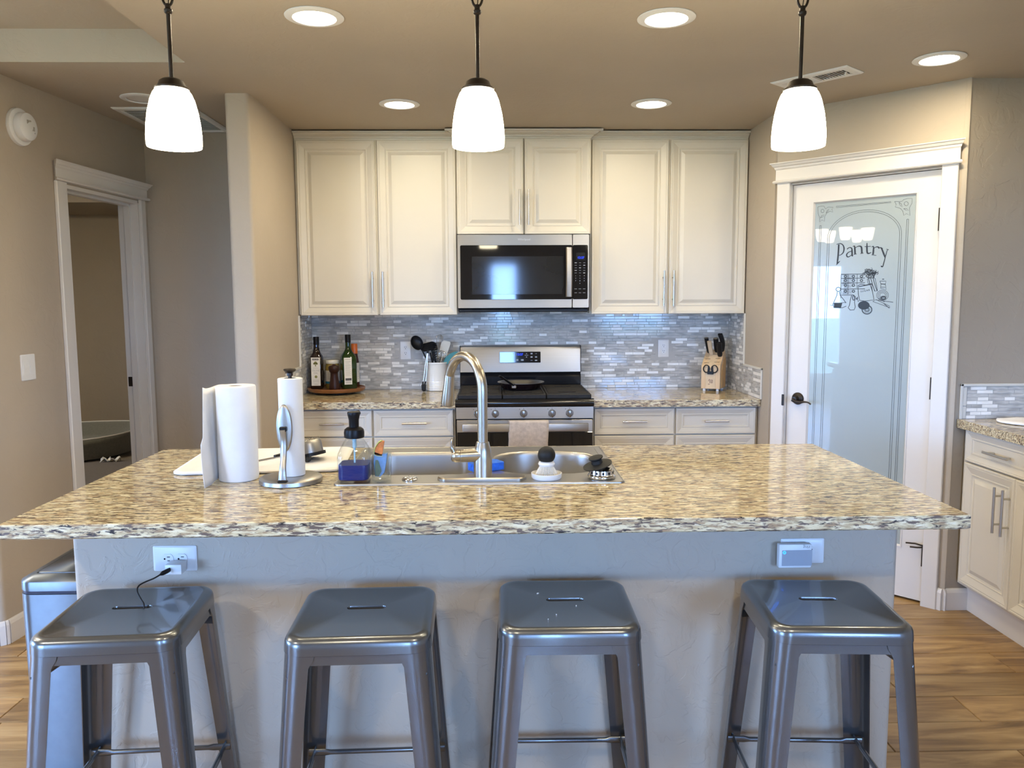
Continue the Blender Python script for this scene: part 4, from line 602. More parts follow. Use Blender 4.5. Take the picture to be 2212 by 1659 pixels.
# ------------------------------------------------------------------ mosaic backsplash
def tiles(origin, U, N, regions, parent, seed, holes=(), budget=300):
    """rows of thin tiles on a wall: origin, U along the wall, N out of it; regions (u0, u1, z0, z1)"""
    rnd = random.Random(seed); RP, TH, T = .01735, .0157, .0045
    out = []
    for (u0, u1, z0, z1) in regions:
        rows = int(round((z1-z0)/RP)); rp = (z1-z0)/rows
        for r in range(rows):
            za = z0+r*rp+.0008; u = u0-rnd.uniform(0, .05)
            while u < u1-.004:
                L = rnd.choice((.05, .075, .05, .1, .15, .075, .05)) if True else 0
                white = rnd.random() < .21
                if white: L = rnd.choice((.05, .075, .075, .05))
                elif rnd.random() < .14: L = .018
                a, b_ = max(u, u0)+.0008, min(u+L, u1)-.0008
                if b_-a > .006 and not any(a < h[1] and b_ > h[0] and za < h[3] and za+TH > h[2] for h in holes):
                    out.append((a, b_, za, za+rp-.0017, white, T+rnd.uniform(-.0006, .0006)))
                u += L
    cache = {}
    def geom(bm, a, b_, za, zb, t):
        c = .0007
        r = [[origin+U*x+N*.003+Vector((0, 0, z)) for x, z in ((a, za), (b_, za), (b_, zb), (a, zb))], [origin+U*x+N*t+Vector((0, 0, z)) for x, z in ((a+c, za+c), (b_-c, za+c), (b_-c, zb-c), (a+c, zb-c))]]
        loft(bm, r, True, False, True)
    out.sort(key=lambda t: (not t[4], -(t[1]-t[0])))
    for t in out[:budget]:
        bm = B(); geom(bm, t[0], t[1], t[2], t[3], t[5]); obj('tile', bm, 'tile_stone' if t[4] else 'tile_glass', parent)
    rest = out[budget:]
    if rest:
        bm = B()
        for t in rest: geom(bm, t[0], t[1], t[2], t[3], t[5])
        o = obj('small_tiles', bm, 'tile_glass', parent); o['kind'] = 'stuff'
Yb = 5.03
bsp = obj('backsplash', bx(-1.14, 1.49, Yb-.003, Yb, .914, 1.46), 'grout', wall_back)
tiles(Vector((0, Yb, 0)), Vector((1, 0, 0)), Vector((0, -1, 0)), [(-1.136, 1.486, .9145, 1.435)], bsp, 11, [(-.590, -.516, 1.098, 1.219), (1.037, 1.113, 1.103, 1.221)])
# left return
bsl = obj('backsplash', bm=(lambda b: (box(b, -1.14, -1.137, 4.70, Yb, .914, 1.386), box(b, -1.14, -1.137, 4.37, 4.70, .914, 1.085), b)[-1])(B()), mat='grout', parent=wall_hall)
tiles(Vector((-1.14, 0, 0)), Vector((0, 1, 0)), Vector((1, 0, 0)), [(4.710, 5.024, .9145, 1.384), (4.38, 4.708, .9145, 1.077)], bsl, 12, budget=90)
bm = B(); box(bm, -1.14, -1.130, 4.694, 4.708, 1.08, 1.386, .002); box(bm, -1.14, -1.130, 4.368, 4.708, 1.076, 1.089, .002); box(bm, -1.14, -1.130, 4.368, 4.38, .914, 1.089, .002); obj('edge_trim', bm, 'pencil_trim', bsl)
# right return
bsr = obj('backsplash', bm=(lambda b: (box(b, 1.487, 1.49, 4.695, Yb, .914, 1.386), box(b, 1.487, 1.49, 4.37, 4.695, .914, 1.085), b)[-1])(B()), mat='grout', parent=wall_right)
tiles(Vector((1.49, 0, 0)), Vector((0, 1, 0)), Vector((-1, 0, 0)), [(4.705, 5.024, .9145, 1.384), (4.382, 4.703, .9145, 1.077)], bsr, 13, budget=110)
bm = B(); box(bm, 1.480, 1.49, 4.69, 4.704, 1.08, 1.386, .002); box(bm, 1.480, 1.49, 4.37, 4.704, 1.076, 1.089, .002); box(bm, 1.480, 1.49, 4.37, 4.382, .914, 1.089, .002); obj('edge_trim', bm, 'pencil_trim', bsr)
# behind the right counter
bss = obj('backsplash', bx(2.152, 2.83, 3.609, 3.612, .914, 1.076), 'grout', bpy.data.objects['wall_side'])
tiles(Vector((0, 3.612, 0)), Vector((1, 0, 0)), Vector((0, -1, 0)), [(2.182, 2.82, .9145, 1.065)], bss, 15, budget=150)
bm = B(); box(bm, 2.150, 2.163, 3.602, 3.612, .914, 1.078, .002); box(bm, 2.150, 2.83, 3.602, 3.612, 1.066, 1.078, .002); box(bm, 2.163, 2.181, 3.605, 3.612, .975, 1.063, .002); box(bm, 2.163, 2.181, 3.605, 3.612, .915, .973, .002); obj('edge_trim', bm, 'pencil_trim', bss)
# ================================================================== cabinets
DOOR_PROF = [(0, 0), (0, .016), (.003, .020), (.009, .020), (.012, .0185), (.016, .0190), (.046, .0105), (.048, .0125), (.052, .0125), (.054, .0085), (.060, .0075), (.064, .0075), (.083, .0155)]
DRAWER_PROF = [(0, 0), (0, .016), (.003, .020), (.007, .020), (.009, .0185), (.012, .0190), (.034, .0110), (.036, .0125), (.040, .0125), (.041, .0095), (.047, .0065), (.048, .0075), (.052, .0070)]
def panel_bm(w, h, prof, M):
    """a moulded front in its own frame: x along, y out of the face (towards -y), z up from the lower left corner"""
    bm = B()
    rings = [[(i, -d, i), (w-i, -d, i), (w-i, -d, h-i), (i, -d, h-i)] for i, d in prof]
    vs = loft(bm, rings); bmesh.ops.transform(bm, matrix=M, verts=vs); return bm
def pull_bm(L, vertical, M):
    """bar pull centred on the origin, standing off the face towards -y"""
    bm = B(); r = .0058; d = .032
    a = Vector((0, 0, 1)) if vertical else Vector((1, 0, 0)); o = Vector((0, -d, 0))
    tube(bm, [o-a*L/2, o+a*L/2], r, 12)
    for s in (-.31, .31): tube(bm, [a*L*s, a*L*s+o], .0045, 8)
    bmesh.ops.transform(bm, matrix=M, verts=bm.verts[:]); return bm
def crown_bm(x0, x1, y, z0, z1, ends=(False, False), depth=.05):
    """crown moulding along x, front towards -y; an open end returns to the wall"""
    h = z1-z0
    prof = [(0, 0), (-.004, .002), (-.006, .012), (-.011, .016), (-.012, .024), (-.020, .030), (-.031, .040), (-.034, .048), (-.044, .054), (-.050, .060), (-.050, 1.0*h), (0, h)]
    prof = [(d*depth/.05, z*h/.072 if z < .06 else (h*.86 if z == .060 else z)) for d, z in prof]
    bm = B()
    L = [(x0+(d if ends[0] else 0), y+d, z0+z) for d, z in prof]; R = [(x1-(d if ends[1] else 0), y+d, z0+z) for d, z in prof]
    loft(bm, [L, R])
    for side, x, s in ((0, x0, 1), (1, x1, -1)):
        if ends[side]: loft(bm, [[(x+s*d, y+d, z0+z) for d, z in prof], [(x+s*d, y+.17, z0+z) for d, z in prof]])
    return bm
def T(x, y, z): return Matrix.Translation((x, y, z))
def upper(name, label, x0, x1, yf, z0, z1, doors, crown, pulls, plen, ends, stiles=None):
    t = thing(name, label, 'wall cabinet', ((x0+x1)/2, 5.025, z0), 'white wall cabinets above the back counter')
    bm = B(); box(bm, x0, x1, yf, 5.024, z0+.006, z1+.01); obj('carcass', bm, 'cabinet', t)
    for i, (a, b_) in enumerate(doors):
        d = obj('door', panel_bm(b_-a, z1-z0, DOOR_PROF, T(a, yf-.0005, z0)), 'cabinet', t)
        px, pz = pulls[i]; h = obj('pull', pull_bm(plen, True, T(px, yf-.020, pz)), 'pull_metal', d, 40)
        h['label'] = 'brushed metal bar pull'
    obj('crown', crown_bm(crown[0], crown[1], yf+.004, z1+.006, crown[2], ends, crown[3]), 'cabinet', t)
    return t
upper('wall_cabinet', 'white two-door wall cabinet between the hall partition and the microwave', -1.137, -.208, 4.725, 1.386, 2.384, [(-1.124, -.676), (-.664, -.212)], (-1.137, -.208, 2.438, .05), [(-.700, 1.535), (-.639, 1.535)], .205, (False, False))
upper('wall_cabinet', 'short white two-door wall cabinet directly above the microwave', -.206, .566, 4.68, 1.848, 2.386, [(-.202, .176), (.184, .561)], (-.206, .566, 2.439, .062), [(.154, 1.998), (.206, 1.998)], .20, (True, True))
upper('wall_cabinet', 'white two-door wall cabinet above the knife block',   .568, 1.487, 4.725, 1.386, 2.388, [(.575, 1.022), (1.033, 1.484)], (.568, 1.487, 2.438, .05), [(.998, 1.535), (1.055, 1.535)], .205, (False, False))

def base_unit(name, label, x0, x1, fronts, yf=4.44):
    t = thing(name, label, 'base cabinet', ((x0+x1)/2, 5.02, 0), 'white base cabinets along the back wall')
    bm = B(); box(bm, x0, x1, yf, 5.02, .10, .8735); box(bm, x0, x1, yf+.07, 5.0, 0, .10); obj('carcass', bm, 'cabinet', t)
    for (a, b_) in fronts:
        for z0, z1 in ((.716, .864), (.42, .709), (.12, .413)):
            d = obj('drawer', panel_bm(b_-a, z1-z0, DRAWER_PROF if z1 > .8 else DOOR_PROF, T(a, yf-.0005, z0)), 'cabinet', t)
            h = obj('pull', pull_bm(.137, False, T((a+b_)/2+(.005 if a < 0 else -.0), yf-.0085 if z1 > .8 else yf-.016, (z0+z1)/2)), 'pull_metal', d, 40); h['label'] = 'brushed metal bar pull'
    return t
base_unit('base_cabinet', 'white drawer cabinet left of the stove, under the oil bottles', -1.137, -.218, [(-1.130, -.682), (-.672, -.228)])
base_unit('base_cabinet', 'white drawer cabinet right of the stove, under the knife block',   .556, 1.487, [(.562, 1.012), (1.023, 1.474)])
def edge_faces(o):
    o.data.materials.append(MATS['granite_edge'])
    for p in o.data.polygons:
        if abs(p.normal.z) < .6: p.material_index = 1
    return o
def slab(x0, x1, y0, y1, z0, z1, b=.0022):
    bm = B(); box(bm, x0, x1, y0, y1, z0, z1, b, 2); return bm
tag(edge_faces(obj('countertop', slab(-1.138, -.214, 4.388, 5.026, .874, .914), 'granite')), 'speckled granite counter left of the stove, carrying the crock and oil bottles', 'countertop')
tag(edge_faces(obj('countertop', slab(.552, 1.488, 4.388, 5.026, .874, .914), 'granite')), 'speckled granite counter right of the stove, carrying the knife block', 'countertop')

# right-hand run, facing the island
t = thing('base_cabinet', 'white base cabinet with drawer and double doors beside the pantry wall', 'base cabinet', (2.5, 3.25, 0))
bm = B(); box(bm, 2.185, 2.82, 2.845, 3.608, .135, .8735); box(bm, 2.242, 2.8, 2.845, 3.607, 0, .135); obj('carcass', bm, 'cabinet', t)
bm = B(); box(bm, 2.232, 2.242, 2.845, 3.608, -.002, .125, .002); obj('toe_kick', bm, 'trim_white', t)
RM = Matrix(((0, 1, 0, 0), (-1, 0, 0, 0), (0, 0, 1, 0), (0, 0, 0, 1)))  # front faces -x; local x runs towards the camera
def on_right(y, z, x=2.1845): return Matrix.Translation((x, y, z)) @ RM
d = obj('drawer', panel_bm(.725, .145, DRAWER_PROF, on_right(3.572, .727)), 'cabinet', t)
h = obj('pull', pull_bm(.17, False, on_right(3.572-.250, .797, 2.176)), 'pull_metal', d, 40); h['label'] = 'brushed metal bar pull'
for y, py in ((3.572, 3.296), (3.208, 3.240)):
    d = obj('door', panel_bm(.361, .568, DOOR_PROF, on_right(y, .152)), 'cabinet', t)
    h = obj('pull', pull_bm(.20, True, on_right(py, .566, 2.167)), 'pull_metal', d, 40); h['label'] = 'brushed metal bar pull'
tag(edge_faces(obj('countertop', slab(2.142, 2.826, 2.845, 3.609, .874, .914), 'granite')), 'speckled granite counter at right against the pantry-side wall, under a white cloth', 'countertop')
# steel appliance beside the cabinet, of which only the near edge shows
t = thing('floor_appliance', 'steel floor-standing appliance whose edge shows at the right end of the floor', 'floor_appliance', (2.41, 2.50, 0))  # kind unknown; modelled low so it throws no shadow on the wall
bm = B(); box(bm, 2.06, 2.82, 2.21, 2.815, .10, .868, .004); obj('body', bm, 'grey_plastic', t)
bm = B(); box(bm, 2.012, 2.058, 2.212, 2.812, .12, .866, .008, 2); dd = obj('door', bm, 'bin_steel', t, 40)
bm = B(); tube(bm, [(1.975, 2.27, .79), (1.975, 2.75, .79)], .010, 10); tube(bm, [(2.013, 2.30, .79), (1.975, 2.30, .79)], .007, 8); tube(bm, [(2.013, 2.72, .79), (1.975, 2.72, .79)], .007, 8); obj('handle', bm, 'pull_metal', dd, 40)
bm = B(); box(bm, 2.07, 2.09, 2.22, 2.80, 0, .10); obj('toe_panel', bm, 'black_plastic', t)
bm = B(); lathe(bm, [(.018, 0), (.018, .012), (.010, .016), (.010, .10)], (2.035, 2.79, 0), 16); obj('levelling_foot', bm, 'grey_plastic', t, 40); bm = B(); lathe(bm, [(.018, 0), (.018, .012), (.010, .016), (.010, .10)], (2.035, 2.235, 0), 16); obj('levelling_foot', bm, 'grey_plastic', t, 40)

# ================================================================== microwave
t = thing('microwave', 'stainless over-the-range microwave with black glass door under the short cabinet', 'microwave', (.1745, 4.8, 1.405))
MX0, MX1, MY = -.204, .552, 4.62
bm = B(); box(bm, MX0+.002, MX1-.002, MY+.03, 5.022, 1.42, 1.845, .003); obj('body', bm, 'black_plastic', t)
bm = B(); box(bm, MX0+.004, MX1-.004, MY+.012, 5.0, 1.402, 1.42, .004); obj('underside', bm, 'black_plastic', t)
def plate_xz(bm, x0, x1, z0, z1, y0, y1, r, k=4, hole=None):
    """rounded plate standing in the xz plane between y0 (front) and y1"""
    P = [(p[0]+(x0+x1)/2, p[1]+(z0+z1)/2) for p in rrect(x1-x0, z1-z0, r, k)]
    e = min(.0015, (y1-y0)*.4)
    Q = [(p[0]+(x0+x1)/2, p[1]+(z0+z1)/2) for p in rrect(x1-x0-2*e, z1-z0-2*e, max(r-e, .0003), k)]
    loft(bm, [[(x, y1, z) for x, z in P], [(x, y0+e, z) for x, z in P], [(x, y0, z) for x, z in Q]])
bm = B(); plate_xz(bm, MX0, .4535, 1.425, 1.843, MY, MY+.03, .006); dr = obj('door', bm, 'steel', t, 30)
bm = B(); plate_xz(bm, .4565, MX1, 1.425, 1.843, MY, MY+.03, .006); cp = obj('control_side', bm, 'steel', t, 30)
bm = B(); plate_xz(bm, -.188, .4532, 1.474, 1.783, MY-.0035, MY+.001, .008); g = obj('door_glass', bm, 'black_glass', dr, 30)
bm = B(); plate_xz(bm, -.122, .404, 1.503, 1.720, MY-.0042, MY-.002, .004); obj('window', bm, 'micro_window', dr, 30)
bm = B(); plate_xz(bm, .4568, .544, 1.474, 1.783, MY-.0035, MY+.001, .008); obj('keypad', bm, 'black_glass', cp, 30)
bm = B(); P = [(.433, MY-.030-.014*math.sin(PI*i/14), 1.488+(1.768-1.488)*i/14) for i in range(15)]
loft(bm, [[(x-.018, y+.006, z), (x-.012, y, z), (x+.012, y, z), (x+.018, y+.006, z), (x+.012, y+.010, z), (x-.012, y+.010, z)] for x, y, z in P])
box(bm, .423, .443, MY-.030, MY-.002, 1.490, 1.505); box(bm, .423, .443, MY-.030, MY-.002, 1.752, 1.767); h = obj('handle', bm, 'steel', dr, 35); h['label'] = 'bowed steel door handle'
bm = B(); plate_xz(bm, .4755, .526, 1.697, 1.739, MY-.0042, MY-.003, .003); obj('display', bm, 'micro_window', cp)
text_obj('clock_digits', '12:27', .0175, face_front(.503, MY-.0046, 1.7105), 'display_blue', cp, .0002)
text_obj('maker_mark', 'Whirlpool', .0165, face_front(.178, MY-.0006, 1.815), 'silver_print', dr, .0004, spacing=1.05)
bm = B()
for r in range(5):
    for c in range(3):
        x = .474+c*.0245; z = 1.682-r*.0145; wd = (.0062, .0055, .0058)[c]; hh = .0008 if (r+c) % 3 else .0022
        box(bm, x-wd, x+wd, MY-.0039, MY-.0036, z-hh, z+hh)
obj('key_legends', bm, 'key_print', cp)['kind'] = 'stuff'
bm = B()
for c in range(3):
    box(bm, .467+c*.0245, .481+c*.0245, MY-.0039, MY-.0036, 1.532, 1.534); box(bm, .467+c*.0245, .481+c*.0245, MY-.0039, MY-.0036, 1.510, 1.512)
obj('key_marks', bm, 'key_print', cp)['kind'] = 'stuff'
for i, ch in enumerate('1234567890'):
    r, c = (i//3, i % 3) if i < 9 else (3, 1)
    text_obj('key_digit', ch, .0075, face_front(.474+c*.0245, MY-.0038, 1.608-r*.0145), 'silver_print', cp, .0001)

# ================================================================== gas range
t = thing('range', 'stainless gas range with black cooktop and blue clock between the back counters', 'stove', (.1685, 4.7, 0))
RX0, RX1 = -.209, .546
bm = B(); box(bm, RX0+.003, RX1-.003, 4.36, 5.02, .03, .905); obj('body', bm, 'black_plastic', t)
bm = B(); prism(bm, [(4.345, .822), (4.345, .886), (4.40, .886), (4.40, .822)], RX0, RX1, M=Matrix(((0, 0, 1, 0), (1, 0, 0, 0), (0, 1, 0, 0), (0, 0, 0, 1)))); cpn = obj('control_panel', bm, 'steel', t)
# cooktop: rounded glossy black front edge and a shallow pan
YZX = Matrix(((0, 0, 1, 0), (1, 0, 0, 0), (0, 1, 0, 0), (0, 0, 0, 1)))
bm = B(); prism(bm, [(4.352, .887), (4.342, .892), (4.338, .902), (4.339, .914), (4.346, .924), (4.36, .929), (4.39, .928), (4.40, .921), (4.88, .921), (4.885, .93), (5.0, .93), (5.0, .887)], RX0-.004, RX1+.004, M=YZX); obj('cooktop', bm, 'black_enamel', t, 40)
# cast-iron grates: three sections
def grate(x0, x1, n):
    bm = B(); z0, z1 = .936, .952; y0, y1 = 4.372, 4.872; wd = .013
    box(bm, x0, x1, y0, y0+.045, .928, z1, .003); box(bm, x0, x1, y1-.02, y1, z0, z1, .003)
    box(bm, x0, x0+wd, y0+.045, y1-.02, z0, z1, .002); box(bm, x1-wd, x1, y0+.045, y1-.02, z0, z1, .002)
    for k in range(n):
        y = y0+.075+k*(y1-y0-.13)/(n-1); gap = (x1-x0)*.20 if k in (1, n-2) else 0
        if gap:
            m = (x0+x1)/2; box(bm, x0+wd, m-gap, y, y+.016, z0, z1, .002); box(bm, m+gap, x1-wd, y, y+.016, z0, z1, .002)
        else: box(bm, x0+wd, x1-wd, y, y+.016, z0, z1, .002)
    for x in (x0+.006, x1-.012):
        for y in (y0+.01, y1-.015): box(bm, x, x+.008, y, y+.008, .920, z0)
    return bm
for a, b_, n in ((RX0+.008, .044, 11), (.048, .288, 11), (.292, RX1-.008, 11)): obj('grate', grate(a, b_, n), 'black_iron', t)
for x, y, r in ((-.085, 4.50, .045), (-.085, 4.75, .036), (.168, 4.62, .05), (.42, 4.50, .05), (.42, 4.75, .036)):
    bm = B(); lathe(bm, [(r, 0), (r, .006), (r*.8, .0065), (r*.8, .0115), (r*.7, .013), (0, .013)], (x, y, .921), 24); obj('burner', bm, 'black_iron', t, 40)
# backguard
bm = B(); prism(bm, [(4.905, .93), (4.905, 1.0), (4.935, 1.022), (5.0, 1.022), (5.0, .93)], RX0, RX1-.008, M=YZX); obj('backguard_base', bm, 'black_enamel', t, 30)
bm = B(); prism(bm, [(4.928, 1.0235), (4.918, 1.028), (4.928, 1.165), (4.936, 1.182), (4.952, 1.190), (5.0, 1.190), (5.0, 1.0235)], RX0+.002, RX1-.010, M=YZX); bgd = obj('backguard', bm, 'steel', t, 30)
bm = B(); box(bm, RX0-.001, RX0+.002, 4.916, 5.0, 1.0225, 1.191, .001); obj('backguard_end', bm, 'black_plastic', bgd); bm = B(); box(bm, RX1-.010, RX1-.007, 4.916, 5.0, 1.0225, 1.191, .001); obj('backguard_end', bm, 'black_plastic', bgd)
sl = math.atan2(.010, .137)
BGM = Matrix.Translation((.1625, 4.9215, 1.119)) @ Matrix.Rotation(-sl, 4, 'X')
bm = B(); plate_xz(bm, -.127, .127, -.034, .034, -.0035, .001, .004); bmesh.ops.transform(bm, matrix=BGM, verts=bm.verts[:]); obj('control_display', bm, 'black_glass', bgd, 30)
def on_bg(x, z): return BGM @ Matrix.Translation((x, -.0040, z)) @ Matrix.Rotation(PI/2, 4, 'X')
text_obj('clock_digits', '12:27', .0185, on_bg(-.002, .017), 'display_blue', bgd, .0002)
bm = B()
for x, z, a, b_ in ((.040, .022, .003, .002), (.040, .012, .011, .0012), (.040, .001, .003, .003), (.071, .022, .006, .004), (.071, .001, .006, .004), (.071, -.020, .006, .0012), (.099, .022, .005, .0012), (.099, .001, .006, .004), (.099, -.020, .007, .003), (-.018, -.017, .007, .005), (.014, -.017, .008, .005), (-.04, .022, .006, .001)):
    box(bm, x-a, x+a, -.0039, -.0036, z-b_, z+b_)
bmesh.ops.transform(bm, matrix=BGM, verts=bm.verts[:]); obj('key_legends', bm, 'key_print', bgd)['kind'] = 'stuff'
# knobs
for x in (-.091, .006, .162, .318, .415):
    bm = B(); KM = Matrix.Translation((x, 4.345, .851)) @ Matrix.Rotation(PI/2, 4, 'X')
    lathe(bm, [(.021, 0), (.021, .003), (.0200, .005), (.0192, .012), (.0175, .0145), (0, .015)], (0, 0, 0), 24, M=KM); k = obj('knob', bm, 'knob_steel', t, 40)
    bm = B(); box(bm, x-.0055, x+.0055, 4.345-.034, 4.345-.013, .851-.0190, .851+.0190, .0025, 2); obj('knob_grip', bm, 'knob_steel', k, 40)
    bm = B(); box(bm, x-.024, x-.020, 4.3446, 4.346, .872, .876); box(bm, x-.002, x+.002, 4.3446, 4.346, .876, .8795); obj('knob_mark', bm, 'label_ink', cpn)
# oven door
bm = B(); box(bm, RX0+.002, RX1-.002, 4.345, 4.372, .745, .815, .003); box(bm, RX0+.002, RX0+.03, 4.345, 4.372, .26, .7445, .002); box(bm, RX1-.03, RX1-.002, 4.345, 4.372, .26, .7445, .002); box(bm, RX0+.03, RX1-.03, 4.345, 4.372, .26, .33, .002); od = obj('oven_door', bm, 'steel', t)
bm = B(); box(bm, RX0+.004, RX1-.004, 4.3425, 4.37, .30, .7455, .002); obj('oven_window', bm, 'black_glass', od)
bm = B(); box(bm, -.174, .515, 4.292, 4.306, .757, .801, .005, 2); box(bm, -.165, -.145, 4.306, 4.346, .77, .79); box(bm, .485, .505, 4.306, 4.346, .77, .79); obj('handle', bm, 'steel', od, 40)
bm = B(); box(bm, RX0+.002, RX1-.002, 4.35, 4.375, .05, .25, .004); obj('lower_drawer', bm, 'steel', t)
# towel folded over the oven handle
bm = B(); prof = []
for i in range(14): prof.append((4.309+.004*math.sin(i*.9), .50+.29*i/13))
for a in range(0, 181, 20): prof.append((4.299+.0125*math.cos(math.radians(a)), .8025+.0125*math.sin(math.radians(a))))
for i in range(18): prof.append((4.286-.004*math.sin(i*.5), .795-.36*i/17))
cols = 18; grid = [[bm.verts.new((.079+.214*c/cols+(.004*math.sin(k*.35) if c in (0, cols) else 0), y+(.0022*math.sin(c*.9+k*.12)-.001)*(1 if k > 24 else .3)-(.001 if k > 24 else 0), z)) for c in range(cols+1)] for k, (y, z) in enumerate(prof)]
for r0, r1 in zip(grid, grid[1:]):
    for c in range(cols): bm.faces.new((r0[c], r0[c+1], r1[c+1], r1[c]))
tw = obj('dish_towel', bm, 'towel_grey', smooth=80); m = tw.modifiers.new('thick', 'SOLIDIFY'); m.thickness = .004; m.offset = 1
tag(tw, 'dusty taupe terry towel draped over the oven door handle', 'towel')
# frying pan
t = thing('frying_pan', 'steel-lined frying pan with dark outside on the middle burner', 'pan', (.158, 4.66, .953))
bm = B(); lathe(bm, [(0, 0), (.095, 0), (.108, .006), (.128, .034), (.137, .040), (.137, .0415), (.126, .036)], (.158, 4.66, .9525), 48, cap1=False); obj('pan_body', bm, 'pan_outside', t, 40)
bm = B(); lathe(bm, [(.1372, .0395), (.1375, .042), (.134, .042), (.126, .0365), (.106, .0085), (.095, .0035), (0, .0035)], (.158, 4.66, .9525), 48, cap0=False); obj('pan_lining', bm, 'steel_sink', t, 40, 'shiny steel inside')
bm = B(); P = smooth_path([(.115, 4.540, .983), (.092, 4.495, 1.002), (.062, 4.432, 1.03), (.030, 4.362, 1.058)], 5); tube(bm, P, [(.0085, .0055)]*(len(P)-1)+[(.006, .004)], 10); obj('handle', bm, 'black_plastic', t, 50)
bm = B(); box(bm, .100, .128, 4.527, 4.548, .968, .988, .003); obj('handle_rivet_plate', bm, 'chrome', t)
# ================================================================== island
IX0, IX1, IY0, IY1 = -1.256, 1.232, 1.990, 3.020
t = thing('kitchen_island', 'painted island base with textured plaster front facing the bar stools', 'kitchen island', (0, 2.6, 0))
KY = 2.197
bm = B(); P = [(1.156, 2.31), (-1.184, 2.31)] + [(-1.184+.018-.018*math.cos(i*PI/10), KY+.018-.018*math.sin(i*PI/10)) for i in range(6)] + [(1.156-.018+.018*math.sin(i*PI/10), KY+.018-.018*math.cos(i*PI/10)) for i in range(6)]
prism(bm, P, -.002, .874); obj('knee_wall', bm, 'island_paint', t, 40)
bm = B(); box(bm, -1.184, -.50, 2.31, 2.985, .10, .874); box(bm, .41, 1.156, 2.31, 2.985, .10, .874); box(bm, -.50, .41, 2.31, 2.37, .10, .874); box(bm, -.50, .41, 2.965, 2.985, .10, .874); box(bm, -.50, .41, 2.37, 2.965, .10, .14); box(bm, -1.17, 1.14, 2.31, 2.92, 0, .10); obj('cabinet_body', bm, 'cabinet', t)
for i in range(4):
    a = -1.17+i*.579; d = obj('door', panel_bm(.565, .74, DOOR_PROF, Matrix.Translation((a+.565, 2.9852, .12)) @ Matrix.Rotation(PI, 4, 'Z')), 'cabinet', t)
    h = obj('pull', pull_bm(.2, True, Matrix.Translation((a+(.51 if i % 2 == 0 else .055), 3.004, .74)) @ Matrix.Rotation(PI, 4, 'Z')), 'pull_metal', d, 40)
def frame_slab(x0, x1, y0, y1, z0, z1, hx0, hx1, hy0, hy1, e=.004):
    bm = B()
    def R(a, b_, c, d, z): return [(a, c, z), (b_, c, z), (b_, d, z), (a, d, z)]
    rings = [R(hx0, hx1, hy0, hy1, z0), R(x0+e, x1-e, y0+e, y1-e, z0), R(x0, x1, y0, y1, z0+e), R(x0, x1, y0, y1, z1-e), R(x0+e*.3, x1-e*.3, y0+e*.3, y1-e*.3, z1-e*.3), R(x0+e, x1-e, y0+e, y1-e, z1), R(hx0, hx1, hy0, hy1, z1), R(hx0, hx1, hy0, hy1, z0)]
    loft(bm, rings, True, False, False); bmesh.ops.remove_doubles(bm, verts=bm.verts[:], dist=1e-5); return bm
tag(edge_faces(obj('island_countertop', frame_slab(IX0, IX1, IY0, IY1, .875, .914, -.470, .378, 2.405, 2.965), 'granite')), 'large golden speckled granite slab on the island, around the sink', 'countertop')

# ------------------------------------------------------------------ sink
t = thing('sink', 'stainless double-bowl drop-in sink set in the island granite', 'sink', (-.045, 2.68, .914))
SX0, SX1, SY0, SY1 = -.490, .400, 2.383, 2.985
def deck_with_holes(outer, holes, z):
    bm = B(); edges = []
    for loop in [outer]+holes:
        vs = [bm.verts.new((x, y, z)) for x, y in loop]
        edges += [bm.edges.new((vs[i], vs[(i+1) % len(vs)])) for i in range(len(vs))]
    bmesh.ops.triangle_fill(bm, use_beauty=True, use_dissolve=False, edges=edges)
    for f in bm.faces:
        if f.normal.z < 0: f.normal_flip()
    return bm
BW0 = rrect(.395, .385, .085, 6, -.2475, 2.700); BW1 = rrect(.365, .385, .13, 8, .1775, 2.700)
bm = deck_with_holes(rrect(SX1-SX0-.012, SY1-SY0-.012, .012, 3, (SX0+SX1)/2, (SY0+SY1)/2), [BW0, BW1], .9185)
o = obj('sink_deck', bm, 'steel_sink', t)
bm = B(); oc = ((SX0+SX1)/2, (SY0+SY1)/2)
loft(bm, [[(x, y, z) for x, y in rrect(SX1-SX0-i*2, SY1-SY0-i*2, .016-min(i, .01), 3, *oc)] for i, z in ((0, .9143), (.0005, .917), (.002, .9192), (.005, .9192), (.0065, .9184))], True, False, False); obj('sink_rim', bm, 'steel_sink', t, 40)
for (w_, h_, r_, cx) in ((.395, .385, .085, -.2475), (.365, .385, .13, .1775)):
    bm = B()
    loft(bm, [[(x, y, z) for x, y in rrect(w_-2*i, h_-2*i, max(.02, r_-i*.6), 8, cx, 2.700)] for i, z in ((-.001, .9186), (.003, .917), (.006, .912), (.008, .90), (.016, .76), (.024, .735), (.045, .722), (.12, .718))], True, False, True); b = obj('bowl', bm, 'steel_sink', t, 50)
    bm = B(); lathe(bm, [(.045, .0), (.043, .004), (.034, .004), (.030, -.004), (0, -.004)], (cx, 2.72, .7190), 24, cap0=False); obj('drain', bm, 'chrome', b, 40)
# raised line on the right edge of the deck
bm = B(); box(bm, .372, .376, 2.45, 2.93, .9186, .9205, .0008); obj('deck_ridge', bm, 'steel_sink', t)

